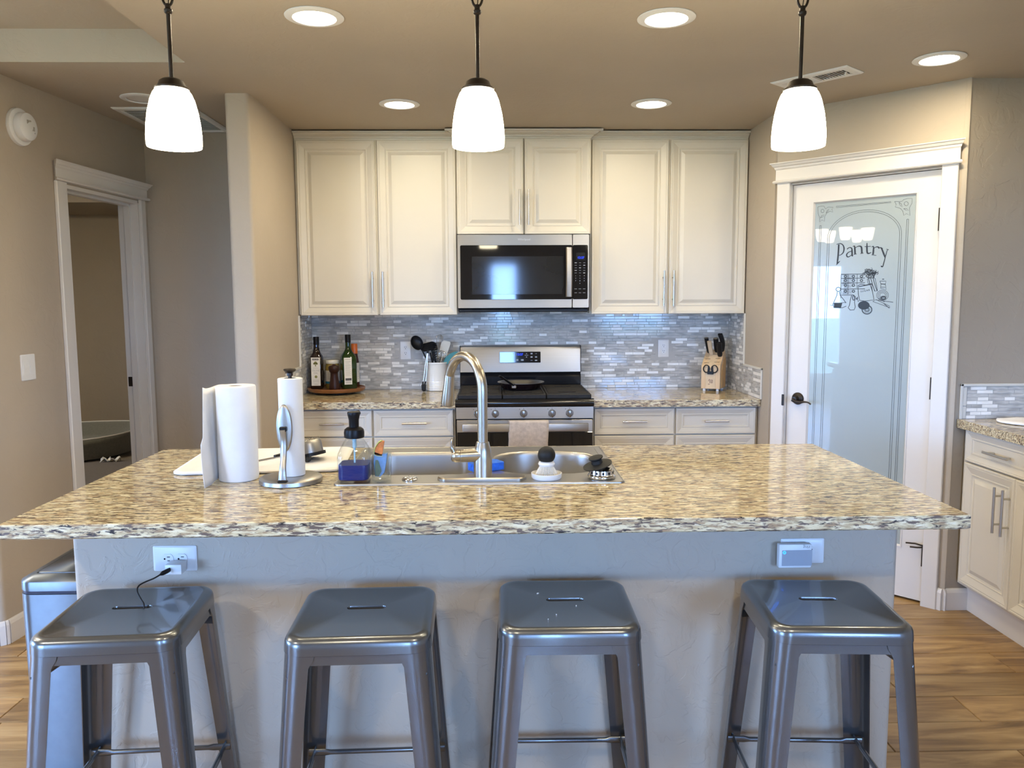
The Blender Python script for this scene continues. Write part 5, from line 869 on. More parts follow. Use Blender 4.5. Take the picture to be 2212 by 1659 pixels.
# faucet
t = thing('faucet', 'tall brushed-nickel gooseneck faucet with side lever behind the sink', 'faucet', (-.036, 2.437, .919))
FX, FY = -.036, 2.437
bm = B(); P = rrect(.276, .062, .0305, 8, -.039, 2.436); Q = rrect(.268, .054, .0265, 8, -.039, 2.436)
loft(bm, [[(x, y, .9188) for x, y in P], [(x, y, .9255) for x, y in P], [(x, y, .929) for x, y in Q]]); obj('base_plate', bm, 'nickel', t, 40)
bm = B(); lathe(bm, [(.0285, .928), (.0285, .985), (.027, 1.012), (.0225, 1.024), (.0195, 1.036), (.017, 1.037)], (FX, FY, 0), 32); obj('body', bm, 'nickel', t, 40)
dv = Vector((-.112, .168, 0)); D = dv.length; du = dv/D; R_ = D/2
P = [Vector((FX, FY, 1.03)), Vector((FX, FY, 1.10)), Vector((FX, FY, 1.17)), Vector((FX, FY, 1.195))]
for i in range(1, 20):
    a = PI-PI*i/20*1.0; P.append(Vector((FX, FY, 1.195)) + du*(R_+R_*math.cos(a)) + Vector((0, 0, R_*1.0*math.sin(a))))
bm = B(); tube(bm, P[:-1], .0155, 20); obj('gooseneck', bm, 'nickel', t, 50)
tip = Vector((FX, FY, 1.195))+du*D; od_ = (du*.16+Vector((0, 0, -1))).normalized(); s0 = P[-2]
bm = B(); tube(bm, [s0-od_*.002, s0+od_*.004, s0+od_*.03, s0+od_*.055, s0+od_*.083, s0+od_*.098, s0+od_*.101], [.0158, .0165, .0175, .0195, .0215, .0208, .017], 24); obj('spray_head', bm, 'nickel', t, 40)
bm = B(); tube(bm, [(FX-.006, FY-.004, .996), (FX-.040, FY-.004, .995), (FX-.068, FY-.004, .994)], [.0235, .0205, .0200], 20); obj('valve', bm, 'nickel', t, 40)
bm = B(); tube(bm, [(FX-.0695, FY-.004, .994), (FX-.083, FY-.004, .994), (FX-.092, FY-.004, .995), (FX-.096, FY-.004, .996)], [.0202, .0205, .0185, .012], 20)
tube(bm, smooth_path([(FX-.084, FY-.004, .998), (FX-.091, FY-.004, 1.013), (FX-.0955, FY-.004, 1.028), (FX-.0945, FY-.004, 1.047)], 4), [(.014, .008)]*7+[(.013, .0045)]*5+[(.009, .0025)], 14); obj('lever', bm, 'nickel', t, 50)
bm = B(); lathe(bm, [(0, 0), (.0245, 0), (.0245, .003), (.021, .0065), (.012, .0075), (0, .0065)], (-.263, 2.437, .9188), 28)
for k in range(8): box(bm, -.263+.015*math.cos(k*PI/4)-.004, -.263+.015*math.cos(k*PI/4)+.004, 2.437+.015*math.sin(k*PI/4)-.003, 2.437+.015*math.sin(k*PI/4)+.003, .924, .9275, .001)
tag(obj('sink_hole_cover', bm, 'chrome', None, 40), 'small round chrome cap on the sink deck between the tumbler and the faucet', 'cover')
bm = B(); M = rot_at((-.028, 2.575, .93), .5)
prism(bm, rrect(.108, .060, .008, 4, -.028, 2.575), .9195, .944, M=M); bmesh.ops.subdivide_edges(bm, edges=bm.edges[:], cuts=1)
tag(obj('sponge', bm, 'sponge_blue', None, 50), 'bright blue sponge on the sink divider behind the faucet', 'sponge')
# dish brush in its white dish
t = thing('dish_brush', 'palm dish brush with black ball knob standing in a white dish', 'brush', (.162, 2.443, .919))
c = (.162, 2.443)
bm = B(); lathe(bm, [(0, 0), (.044, 0), (.047, .004), (.048, .017), (.046, .0175), (.0445, .005), (0, .004)], (*c, .919), 40, cap1=False); obj('dish', bm, 'white_plastic', t, 40)
bm = B(); lathe(bm, [(.010, .046), (.024, .044), (.0265, .049), (.024, .055), (.018, .058), (.018, .063), (0, .0635)], (*c, .915), 32); obj('brush_collar', bm, 'white_plastic', t, 40)
bm = B()
for ring, n in ((.9, 40), (.62, 28), (.3, 14)):
    for i in range(n):
        a = 2*PI*i/n+ring; x, y = math.cos(a), math.sin(a)
        tube(bm, [(c[0]+x*.021*ring, c[1]+y*.021*ring, .960), (c[0]+x*(.040*ring+.002), c[1]+y*(.040*ring+.002), .9245)], .0014, 4)
o = obj('bristles', bm, 'bristle', t); o['kind'] = 'stuff'
bm = B(); prof = [(.0275*math.sin(PI*i/18), -.0275*math.cos(PI*i/18)) for i in range(1, 18)]; lathe(bm, prof, (*c, .992), 32); obj('knob', bm, 'black_rubber', t, 60, 'matte black ball knob')
# strainer with its tilted stopper
t = thing('sink_strainer', 'steel basket strainer with tilted black rubber stopper on the sink corner', 'strainer', (.334, 2.443, .919))
c = (.334, 2.443)
bm = B(); lathe(bm, [(.034, 0), (.0425, .001), (.0440, .005), (.0425, .010), (.039, .013), (.037, .026), (.032, .028), (.028, .018), (0, .016)], (*c, .9188), 36); bk = obj('basket', bm, 'chrome', t, 40)
bm = B()
for k in range(12): a = 2*PI*k/12; box(bm, -.0035, .0035, -.0386, -.0372, .014, .022, M=Matrix.Translation((*c, .9195)) @ Matrix.Rotation(a, 4, 'Z'))
obj('basket_slots', bm, 'black_plastic', bk)
SM = Matrix.Translation((c[0]-.012, c[1], .956)) @ Matrix.Rotation(-.26, 4, 'Y') @ Matrix.Rotation(.12, 4, 'X')
bm = B(); lathe(bm, [(.018, -.012), (.026, -.008), (.030, -.001), (.0455, .002), (.046, .0045), (.030, .008), (.018, .010), (.0165, .020), (.019, .024), (.0225, .026), (.0225, .029), (0, .032)], (0, 0, 0), 36, M=SM); obj('stopper', bm, 'black_rubber', t, 40)

# soap dispenser: square clear bottle of blue soap
t = thing('soap_dispenser', 'clear square pump bottle half full of blue dish soap on the sink edge', 'soap dispenser', (-.431, 2.436, .919))
c = (-.431, 2.436)
def sq(h, r, z): return [(x, y, z) for x, y in rrect(2*h, 2*h, r, 5, *c)]
bm = B(); loft(bm, [sq(.040, .012, .9188), sq(.0465, .016, .922), sq(.0485, .018, .928), sq(.0485, .018, .998), sq(.047, .020, 1.008), sq(.040, .026, 1.026), sq(.031, .0275, 1.043), sq(.027, .0265, 1.050), sq(.027, .0265, 1.060)], True, True, False); obj('bottle', bm, 'clear_glass', t, 50)
bm = B(); loft(bm, [sq(.040, .014, .926), sq(.0455, .017, .930), sq(.0455, .017, .974), sq(.0452, .017, .9745)]); obj('soap', bm, 'soap_blue', t, 40, 'bright blue liquid soap')
bm = B(); lathe(bm, [(.003, .9750), (.003, 1.02), (.0065, 1.022), (.0065, 1.054)], (*c, 0), 12); obj('dip_tube', bm, 'tube_blue', t, 40)
bm = B(); lathe(bm, [(.028, 1.053), (.0305, 1.055), (.031, 1.070), (.029, 1.079), (.022, 1.085), (.015, 1.0865), (.0155, 1.108), (.0185, 1.122), (.0195, 1.130), (.0185, 1.133), (0, 1.1345)], (*c, 0), 32); pmp = obj('pump', bm, 'cap_black', t, 35, 'black pump head')
bm = B(); tube(bm, [(c[0]+.004, c[1]+.010, 1.126), (c[0]+.008, c[1]+.034, 1.128), (c[0]+.009, c[1]+.042, 1.122)], .006, 10); obj('spout', bm, 'cap_black', pmp, 50)
# tumbler with a citrus-handled scrubber
t = thing('tumbler', 'clear glass tumbler on the sink edge beside the blue soap', 'glass', (-.349, 2.433, .919))
c = (-.349, 2.433)
bm = B(); lathe(bm, [(.026, 0), (.0295, .002), (.0300, .010), (.0330, .088), (.0318, .088), (.0290, .012), (0, .009)], (*c, .9188), 32); obj('tumbler_glass', bm, 'clear_glass', t, 40)
t = thing('dish_scrubber', 'blue printed dish cloth with orange citrus wedge end tucked in the glass tumbler', 'scrubber', (c[0], c[1], .932))
bm = B(); P = [(-.020, .934), (-.004, .932), (.010, .945), (.017, .975), (.021, 1.004), (.0, 1.003), (-.022, 1.010), (-.024, .975)]
loft(bm, [[(c[0]+x*.92, c[1]+y, z) for x, z in P] for y in (-.010, -.004, .004, .010)]); obj('cloth_body', bm, 'print_blue', t, 40)
bm = B(); P = [(-.020, .936), (-.008, .934), (.002, .950), (-.004, .968), (-.010, .985), (-.018, .985), (-.021, .960)]
loft(bm, [[(c[0]+x*.9, c[1]+y, z) for x, z in P] for y in (-.0125, -.0105)]); obj('print_patch', bm, 'print_green', t)
P = [(-.020, 1.003), (-.012, .999), (.004, .998), (.006, 1.018), (.0105, 1.041), (.004, 1.043), (-.006, 1.036), (-.015, 1.022)]
bm = B(); loft(bm, [[(c[0]+x, c[1]+y, z) for x, z in P] for y in (-.010, .006)]); obj('citrus_wedge', bm, 'citrus', t, 30, 'orange wedge with a green rind')
bm = B(); P = smooth_path([(c[0]+.006, c[1]-.002, .996), (c[0]-.010, c[1]-.002, .9975), (c[0]-.0205, c[1]-.002, 1.004), (c[0]-.0165, c[1]-.002, 1.023), (c[0]-.0065, c[1]-.002, 1.0385), (c[0]+.004, c[1]-.002, 1.0445)], 3); tube(bm, P, (.0095, .0022), 8); obj('rind', bm, 'rind', t, 50)

# ------------------------------------------------------------------ paper towels, mat and drying things
t = thing('paper_towel_roll', 'thick white paper towel roll standing loose with its end sheet hanging open', 'paper towels', (-.806, 2.495, .914))
bm = B(); lathe(bm, [(.0205, .0005), (.058, .0005), (.0602, .003), (.0604, .292), (.058, .2965), (.0205, .2965), (.0200, .29), (.0200, .006)], (-.806, 2.495, .914), 56, cap0=False, cap1=False); obj('roll', bm, 'paper', t, 40)
bm = B(); lathe(bm, [(.0195, .002), (.0199, .002), (.0199, .2945), (.0185, .2945), (.0185, .002)], (-.806, 2.495, .914), 28, cap0=False, cap1=False); obj('core', bm, 'cardboard', t, 40)
top = smooth_path([(-.846, 2.5415, 0), (-.868, 2.525, 0), (-.882, 2.492, 0), (-.887, 2.452, 0), (-.886, 2.432, 0)], 5)
bot = smooth_path([(-.838, 2.5465, 0), (-.862, 2.53, 0), (-.872, 2.480, 0), (-.865, 2.415, 0), (-.868, 2.362, 0)], 5)
bm = B(); rows = 14; grid = []
for k in range(rows+1):
    f = k/rows; g = f*f*(3-2*f); bulge = .010*math.sin(PI*f)
    grid.append([bm.verts.new((a.x*(1-g)+b_.x*g-bulge*(i/len(top))**2*(1 if f > .5 else .2), a.y*(1-g)+b_.y*g, 1.208-.2925*f+.003*math.sin(i*.4)*(1-f))) for i, (a, b_) in enumerate(zip(top, bot))])
for r0, r1 in zip(grid, grid[1:]):
    for i in range(len(r0)-1): bm.faces.new((r0[i], r0[i+1], r1[i+1], r1[i]))
o = obj('loose_sheet', bm, 'paper', t, 80); m = o.modifiers.new('thick', 'SOLIDIFY'); m.thickness = .0009
t = thing('paper_towel_holder', 'brushed steel paper towel stand with oval spring arm, holding a thin roll', 'paper towel holder', (-.633, 2.452, .914))
c = (-.633, 2.452)
bm = B(); lathe(bm, [(.0, 0), (.094, 0), (.096, .002), (.095, .013), (.090, .0165), (.06, .019), (0, .021)], (*c, .9142), 56); obj('base', bm, 'steel_sink', t, 35)
bm = B(); lathe(bm, [(.006, .930), (.006, 1.243), (.0095, 1.244), (.009, 1.252), (.017, 1.258), (.0195, 1.262), (.017, 1.265), (0, 1.267)], (c[0]+.006, c[1]+.006, 0), 28); obj('post', bm, 'bronze', t, 35, 'dark post with a flared finial')
bm = B(); box(bm, -.652, -.622, 2.361, 2.380, .916, .937, .004); obj('arm_socket', bm, 'black_plastic', t)
bm = B(); P = smooth_path([(-.637, 2.371, .925), (-.637, 2.374, .965), (-.6365, 2.392, 1.010), (-.637, 2.398, 1.05), (-.638, 2.392, 1.086)], 6); n = len(P); tube(bm, P, [(.0045, .0145-.007*math.sin(min(1, i/(n*.55))*PI/2)+.0025*(i/n)) for i in range(n)], 12); arm = obj('spring_arm', bm, 'steel_sink', t, 60)
bm = B(); M = Matrix.Translation((-.637, 2.412, 1.088)) @ Matrix.Rotation(PI/2, 4, 'X') @ Matrix.Scale(.0245, 4, (1, 0, 0)) @ Matrix.Scale(.073, 4, (0, 1, 0)) @ Matrix.Scale(.006, 4, (0, 0, 1))
lathe(bm, [(0, 0), (.96, 0), (1, .25), (.97, .6), (.85, .9), (.5, 1.2), (0, 1.3)], (0, 0, 0), 40, M=M); pad = obj('pressure_pad', bm, 'steel_sink', arm, 60)
bm = B(); box(bm, -.648, -.6265, 2.390, 2.405, 1.080, 1.094, .002); obj('pad_hinge', bm, 'black_plastic', arm)
bm = B(); lathe(bm, [(.0175, .0005), (.0365, .0005), (.0372, .002), (.0372, .300), (.0355, .302), (.0175, .302)], (c[0]+.006, c[1]+.006, .9345), 40, cap0=False, cap1=False); box
tag(obj('paper_towel_roll', bm, 'paper', None, 40), 'nearly finished thin paper towel roll on the steel stand', 'paper towels')
bm = B(); P = rrect(.545, .405, .045, 8, -.785, 2.762); Q = rrect(.529, .389, .038, 8, -.785, 2.762)
loft(bm, [[(x, y, .9143) for x, y in Q], [(x, y, .918) for x, y in P], [(x, y, .923) for x, y in P], [(x, y, .9265) for x, y in Q], [(x, y, .9255) for x, y in rrect(.515, .375, .034, 8, -.785, 2.762)]])
bmesh.ops.transform(bm, matrix=rot_at((-.785, 2.762, 0), .07), verts=bm.verts[:]); tag(obj('drying_mat', bm, 'mat_cloth', None, 60), 'off-white padded drying mat on the granite behind the paper towels', 'mat')
t = thing('table_knife', 'steel table knife lying on the drying mat between the two paper rolls', 'knife', (-.78, 2.75, .927))
bm = B(); M = rot_at((-.775, 2.76, .93), .92)
box(bm, -.855, -.765, 2.7545, 2.7655, .9272, .9295, .0008, M=M); obj('blade', bm, 'chrome', t)
bm = B(); tube(bm, [M @ Vector(p) for p in ((-.765, 2.76, .9325), (-.71, 2.76, .934), (-.66, 2.76, .934))], [(.006, .0045), (.0075, .0055), (.0085, .006)], 10); obj('handle', bm, 'black_plastic', t, 50)
t = thing('small_pot', 'small steel pot with black rim lying tilted upside down on the drying mat', 'pot', (-.632, 2.735, .927))
PMx = Matrix.Translation((-.640, 2.735, .949)) @ Matrix.Rotation(-.20, 4, 'Y') @ Matrix.Rotation(-.12, 4, 'X')
bm = B(); lathe(bm, [(.0490, 0), (.0480, .030), (.0455, .040), (.044, .0425), (0, .0425)], (0, 0, 0), 40, M=PMx, cap0=False); obj('pot_wall', bm, 'steel_sink', t, 40)
bm = B(); lathe(bm, [(.0495, -.012), (.0555, -.011), (.0555, -.001), (.0495, 0), (.046, -.004)], (0, 0, 0), 40, M=PMx, cap0=False, cap1=False); obj('rim', bm, 'black_plastic', t, 40)
bm = B(); P = [PMx @ Vector(p) for p in ((-.002, -.052, -.006), (-.003, -.060, -.020), (.006, -.062, -.026), (.016, -.060, -.020), (.015, -.052, -.006))]; tube(bm, smooth_path(P, 4), .0028, 8); obj('loop_handle', bm, 'black_plastic', t, 50)
bm = B()
for k in range(7): a = k*.9; tube(bm, [PMx @ Vector((.033*math.cos(a)-.006, .033*math.sin(a), .043)), PMx @ Vector((.033*math.cos(a)+.008, .033*math.sin(a)+.004, .050)), PMx @ Vector((.033*math.cos(a)+.014, .033*math.sin(a), .043))], .0012, 6)
obj('wire_bail', bm, 'chrome', t, 50)

# ================================================================== bar stools
def make_stool():
    t = thing('bar_stool', 'gunmetal square-seat metal bar stool, leftmost at the island, with a cable in its slot', 'stool', (0, 0, 0), 'gunmetal bar stools along the island')
    H = .700
    def R(i, z, rad): return [(x, y, z) for x, y in rrect(.344-2*i, .350-2*i, max(.004, rad-i*.7), 7)]
    # seat pan with a slot: flat inside, rolled rim
    inner = rrect(.344-.064, .350-.064, .030, 7); slot = rrect(.098, .022, .0105, 6, 0, .025)
    bm = deck_with_holes(inner, [slot], H-.003)
    loft(bm, [[(x, y, H-.003) for x, y in inner]]+[R(.026, H-.001, .047), R(.018, H, .050), R(.010, H-.002, .050), R(.004, H-.007, .05), R(.001, H-.014, .05), (R(0, H-.022, .05)), R(-.001, H-.038, .05), R(.001, H-.0395, .05)], True, False, False)
    loft(bm, [[(x, y, H-.003) for x, y in slot], [(x*.97, (y-.025)*.9+.025, H-.008) for x, y in slot], [(x*.97, (y-.025)*.9+.025, H-.016) for x, y in slot]], True, False, False)
    bmesh.ops.remove_doubles(bm, verts=bm.verts[:], dist=1e-5)
    obj('seat', bm, 'stool_metal', t, 45)
    # apron below the rim
    bm = B()
    for k in range(4):
        M = Matrix.Rotation(k*PI/2, 4, 'Z'); hh = .1705 if k % 2 == 0 else .1675; ln = .108 if k % 2 == 0 else .111
        vs = loft(bm, [[(-ln, -hh, H-.036), (ln, -hh, H-.036), (ln-.004, -hh-.0015, H-.062), (-ln+.004, -hh-.0015, H-.062)], [(-ln, -hh+.002, H-.036), (ln, -hh+.002, H-.036), (ln-.004, -hh+.0005, H-.062), (-ln+.004, -hh+.0005, H-.062)]])
        bmesh.ops.transform(bm, matrix=M, verts=vs)
    obj('apron', bm, 'stool_metal', t)
    # legs: folded sheet with a rounded corner, tapering and splayed
    for sx, sy in ((-1, -1), (1, -1), (1, 1), (-1, 1)):
        def sec(z):
            f = (H-.036-z)/(H-.036); hx, hy = .1705+.044*f, .1735+.036*f; wd = .064-.016*f; r = .046-.016*f; th = .0022
            if z > H-.066: wd = .064+.012*min(1, (z-(H-.066))/.02)
            out = [(hx-wd, hy)] + [(hx-r+r*math.sin(a), hy-r+r*math.cos(a)) for a in [i*PI/16 for i in range(9)]] + [(hx, hy-wd)]
            ri = r-th; inn = [(hx-wd, hy-th)] + [(hx-r+ri*math.sin(a), hy-r+ri*math.cos(a)) for a in [i*PI/16 for i in range(9)]] + [(hx-th, hy-wd)]
            return [(sx*x, sy*y, z) for x, y in out+inn[::-1]]
        bm = B(); loft(bm, [sec(z) for z in (.008, .25, .45, H-.070, H-.062, H-.050, H-.0375)]); lg = obj('leg', bm, 'stool_metal', t, 40)
        bm = B(); x, y = sx*.196, sy*.192; box(bm, x-.024, x+.024, y-.024, y+.024, 0, .010, .004); obj('rubber_foot', bm, 'black_rubber', lg)
    zs = .228; f = (H-.036-zs)/(H-.036); hx, hy = .1705+.044*f-.006, .1735+.036*f-.006
    for a, b_ in (((-hx, -hy), (hx, -hy)), ((hx, -hy), (hx, hy)), ((hx, hy), (-hx, hy)), ((-hx, hy), (-hx, -hy))):
        a, b_ = Vector((*a, zs)), Vector((*b_, zs)); d = (b_-a).normalized(); n = Vector((-d.y, d.x, 0))
        a = a+n*.022; b_ = b_+n*.022; a = a+d*.006; b_ = b_-d*.006
        bm = B(); tube(bm, [a, a+d*.045, a+d*.06, b_-d*.06, b_-d*.045, b_], [(.0035, .010), (.0035, .010), (.0068, .0068), (.0068, .0068), (.0035, .010), (.0035, .010)], 12); obj('stretcher', bm, 'stool_metal', t, 50)
    for sx, sy in ((-1, -1), (1, -1), (1, 1), (-1, 1)):
        bm = B(); tube(bm, [(sx*.160, sy*.163, .600), (sx*.10, sy*.10, .632), (sx*.012, sy*.012, .650)], [(.0025, .010)]*3, 8); obj('brace', bm, 'stool_metal', t, 50)
    return t
st = make_stool()
labels = ['gunmetal square-seat metal bar stool, leftmost at the island, with a cable in its slot', 'gunmetal square-seat bar stool between the charging-cable stool and the crumb-flecked one', 'gunmetal square-seat bar stool with crumbs on it, third from the trash can', 'gunmetal square-seat bar stool in front of the plug-in device, nearest the pantry']
for i, (x, y, a) in enumerate(((-.925, 1.962, .06), (-.327, 1.940, .03), (.180, 1.975, -.01), (.835, 1.957, -.06))):
    s = st if i == 0 else dup(st)
    s.location = (x, y, 0); s.rotation_euler = (0, 0, a); s['label'] = labels[i]
bm = B()
for x, y, r, a in ((.112, 2.045, .0035, .3), (.205, 1.955, .0028, 1.2), (.150, 1.90, .0018, 2), (.128, 1.872, .0016, .5)):
    prism(bm, [(x+r*math.cos(a), y+r*math.sin(a)), (x+r*.4*math.cos(a+2.0), y+r*.4*math.sin(a+2.0)), (x+r*math.cos(a+3.6), y+r*math.sin(a+3.6)), (x+r*.5*math.cos(a+4.8), y+r*.5*math.sin(a+4.8))], .6971, .6990)
o = tag(obj('crumbs', bm, 'paper'), 'pale crumbs scattered on the third stool seat', 'crumbs'); o['kind'] = 'stuff'

# ------------------------------------------------------------------ island outlets, charger, plug-in device
def outlet(name_label, x0, x1, z0, z1, yw, vertical, parent_none=None, n='outlet'):
    """duplex receptacle on a wall that faces -y"""
    cx, cz = (x0+x1)/2, (z0+z1)/2
    t = thing(n, name_label, 'outlet', (cx, yw, cz))
    bm = B(); P = rrect(x1-x0, z1-z0, .004, 3, cx, cz); Q = rrect(x1-x0-.010, z1-z0-.010, .003, 3, cx, cz)
    loft(bm, [[(x, yw, z) for x, z in P], [(x, yw-.003, z) for x, z in P], [(x, yw-.006, z) for x, z in Q]]); obj('cover_plate', bm, 'white_plastic', t, 30)
    k = (max(x1-x0, z1-z0))/.122
    for s in (-1, 1):
        ox, oz = (cx, cz+s*.0195*k) if vertical else (cx+s*.0195*k, cz)
        def V(u, v): return (ox+u, oz+v) if vertical else (ox+v, oz-u)   # u across, v along
        pts = [(.0165*k*math.cos(a), .0165*k*math.sin(a)) for a in [2*PI*i/24 for i in range(24)]]; pts = [(max(-.0140*k, min(.0140*k, u)), v) for u, v in pts]
        bm = B(); loft(bm, [[(V(u, v)[0], yw-.0055, V(u, v)[1]) for u, v in pts], [(V(u, v)[0], yw-.0078, V(u, v)[1]) for u, v in pts]]); sk = obj('socket', bm, 'white_plastic', t, 30)
        bm = B()
        for u, hv in ((-.0055*k, .0042*k), (.0055*k, .0036*k)):
            q = [V(u-.0011*k, .003*k-hv), V(u+.0011*k, .003*k+hv)]; xa, xb = sorted((q[0][0], q[1][0])); za, zb = sorted((q[0][1], q[1][1]))
            box(bm, xa, xb, yw-.0081, yw-.0077, za, zb)
        g = V(0, -.008*k); lathe(bm, [(.0026*k, 0), (.0026*k, .0004), (0, .0004)], (0, 0, 0), 10, M=Matrix.Translation((g[0], yw-.0077, g[1])) @ Matrix.Rotation(PI/2, 4, 'X'))
        obj('socket_slots', bm, 'black_plastic', sk)
    return t
outlet('wide white double outlet on the island front, with the phone charger plugged in', -.957, -.836, .7205, .7925, KY, False)
outlet('wide white double outlet on the island front, half covered by the plug-in device', .814, .938, .7205, .7925, KY, False)
outlet('white wall outlet on the mosaic backsplash behind the utensil crock', -.586, -.521, 1.103, 1.216, Yb-.004, True)
outlet('white wall outlet on the mosaic backsplash left of the knife block', 1.041, 1.109, 1.107, 1.218, Yb-.004, True)
t = thing('phone_charger', 'white cube phone charger in the island outlet', 'charger', (-.875, 2.16, .742))
bm = B(); box(bm, -.903, -.858, 2.137, 2.178, .7285, .757, .003, 2); obj('charger_body', bm, 'white_plastic', t, 40)
bm = B(); box(bm, -.896, -.884, 2.176, 2.184, .744, .7455); box(bm, -.877, -.865, 2.176, 2.184, .744, .7455); obj('plug_prong', bm, 'chrome', t)
t = thing('charging_cable', 'thin black cable running from the charger down into the stool seat slot', 'cable', (-.892, 2.12, .744))
bm = B(); tube(bm, [(-.889, 2.1365, .7435), (-.892, 2.127, .743), (-.8995, 2.114, .7415), (-.903, 2.107, .740)], [(.0035, .006), (.0045, .0065), (.0045, .0065), (.0025, .003)], 10); obj('connector', bm, 'black_plastic', t, 50)
bm = B(); tube(bm, smooth_path([(-.903, 2.107, .740), (-.914, 2.093, .735), (-.930, 2.078, .731), (-.940, 2.060, .727), (-.936, 2.040, .719), (-.914, 2.010, .709), (-.899, 1.992, .700), (-.898, 1.986, .66), (-.93, 2.00, .60)], 6), .0021, 8); obj('wire', bm, 'black_rubber', t, 60)
t = thing('plug_in_device', 'silver plug-in chime with a blue ring light on the island outlet', 'plug-in device', (.84, 2.16, .75))
bm = B(); box(bm, .797, .890, 2.160, 2.1815, .718, .7865, .004, 2); dvc = obj('device_body', bm, 'white_plastic', t, 40)
bm = B(); plate_xz(bm, .805, .8905, .7245, .7695, 2.1590, 2.161, .0015); obj('front_panel', bm, 'grey_plastic', dvc)
text_obj('device_lettering', 'ring', .0125, Matrix.Translation((.874, 2.1597, .7785)) @ Matrix.Rotation(PI, 4, 'Y') @ Matrix.Rotation(PI/2, 4, 'X'), 'label_grey', dvc, .0003)
bm = B(); LMx = Matrix.Translation((.8115, 2.1590, .7635)) @ Matrix.Rotation(PI/2, 4, 'X'); lathe(bm, [(.0022, 0), (.0022, .0006), (.0046, .0006), (.0046, 0)], (0, 0, 0), 20, M=LMx, cap0=False, cap1=False); obj('ring_light', bm, 'led_blue', dvc)

# trash can beside the island
t = thing('trash_can', 'slim stainless step trash can beside the left end of the island', 'trash can', (-1.33, 2.6, 0))
bm = B(); P = rrect(.252, .42, .045, 6, -1.329, 2.59)
def PR(i, z, r=.045): return [(x, y, z) for x, y in rrect(.256-2*i, .424-2*i, max(.01, r-i), 6, -1.329, 2.59)]
loft(bm, [PR(.004, .025), PR(.003, .05), PR(0, .587)]); obj('can_body', bm, 'bin_steel', t, 40)
bm = B(); loft(bm, [PR(.003, .588), PR(.003, .597)]); obj('lid_gap', bm, 'bin_band', t, 40)
bm = B(); loft(bm, [PR(0, .598), PR(0, .624), PR(.002, .628), PR(.020, .637), PR(.034, .641), PR(.040, .641), PR(.042, .637)]); ld = obj('lid', bm, 'bin_steel', t, 40)
bm = B(); loft(bm, [PR(.044, .6375), PR(.044, .642), PR(.046, .6435)]); obj('lid_inset', bm, 'bin_steel', ld, 40)
bm = B(); loft(bm, [PR(-.002, 0), PR(-.002, .024)]); obj('base_ring', bm, 'black_plastic', t, 40)
bm = B(); box(bm, -1.375, -1.285, 2.340, 2.40, .006, .016, .003); obj('pedal', bm, 'bin_steel', t)
# ================================================================== on the back counter
# turntable with oils
t = thing('turntable', 'round wooden turntable tray with raised rim on the left counter', 'tray', (-.957, 4.852, .914))
c = (-.957, 4.852)
bm = B(); lathe(bm, [(0, .918), (.10, .918), (.155, .926), (.166, .930), (.172, .939), (.172, .949), (.169, .951), (.162, .944), (.155, .941), (0, .941)], (*c, 0), 56); obj('tray_top', bm, 'wood_tray', t, 35)
bm = B(); lathe(bm, [(.085, 0), (.085, .0035), (0, .0035)], (*c, .9143), 32); obj('swivel_base', bm, 'black_plastic', t, 40)
def square_bottle(label, cx, cy, h, a, mat, zb, hgt, zs, zn):
    t = thing('oil_bottle', label, 'bottle', (cx, cy, zb))
    M = rot_at((cx, cy, 0), a)
    def S_(w_, r, z): return [(M @ Vector((x, y, z)))[:] for x, y in rrect(2*w_, 2*w_, r, 4, cx, cy)]
    bm = B(); loft(bm, [S_(h-.003, .008, zb), S_(h, .010, zb+.004), S_(h, .010, zs), S_(h*.93, h*.5, zs+.012), S_(h*.66, h*.62, zs+.032), S_(.0185, .0180, zs+.050), S_(.0160, .0158, zn), S_(.0160, .0158, zb+hgt-.045)]); obj('glass_body', bm, mat, t, 50)
    bm = B(); lathe(bm, [(.0172, zb+hgt-.047), (.0174, zb+hgt-.002), (.0162, zb+hgt), (0, zb+hgt)], (cx, cy, 0), 20); obj('cap', bm, 'cap_black', t, 40)
    return t, M
ZT = .9415
b1, M1 = square_bottle('dark brown square oil bottle with white front label, against the partition', -1.073, 4.852, .0355, .0, 'bottle_dark', ZT, .314, 1.128, 1.195)
hy = 4.852-.0355
def flat_label(parent, x0, x1, z0, z1, y, M, items, name='label'):
    bm = B(); box(bm, x0, x1, y-.0006, y-.0001, z0, z1, M=M); o = obj(name, bm, 'label_paper', parent)
    for mat, lst in items.items():
        bm = B()
        for (a, b_, c_, d_) in lst: box(bm, a, b_, y-.0010, y-.0005, c_, d_, M=M)
        obj('label_print', bm, mat, o)
    return o
X = -1.073
lb = flat_label(b1, X-.027, X+.027, .962, 1.132, hy, M1, {'label_ink': [(X-.019, X+.019, 1.116, 1.126)], 'label_olive': [(X-.003, X+.003, 1.079, 1.090)], 'label_grey': [(X-.018, X+.018, 1.068, 1.0695), (X-.018, X+.018, .996, .9972), (X-.016, X+.016, .991, .992), (X-.012, X+.012, .970, .972), (X-.018, X+.018, .986, .987)]})
bm = B()
for dx, dz, r in ((0, 1.100, .009), (-.008, 1.095, .006), (.008, 1.095, .006), (0, 1.022, .0001)): 
    if r > .001: lathe(bm, [(r, 0), (r, .0005), (0, .0005)], (0, 0, 0), 14, M=Matrix.Translation((X+dx, hy-.0006, dz)) @ Matrix.Rotation(PI/2, 4, 'X'))
lathe(bm, [(.0085, 0), (.0085, .0005), (0, .0005)], (0, 0, 0), 16, M=Matrix.Translation((X+.001, hy-.0006, 1.016)) @ Matrix.Rotation(PI/2, 4, 'X'))
obj('label_emblem', bm, 'label_olive', lb)
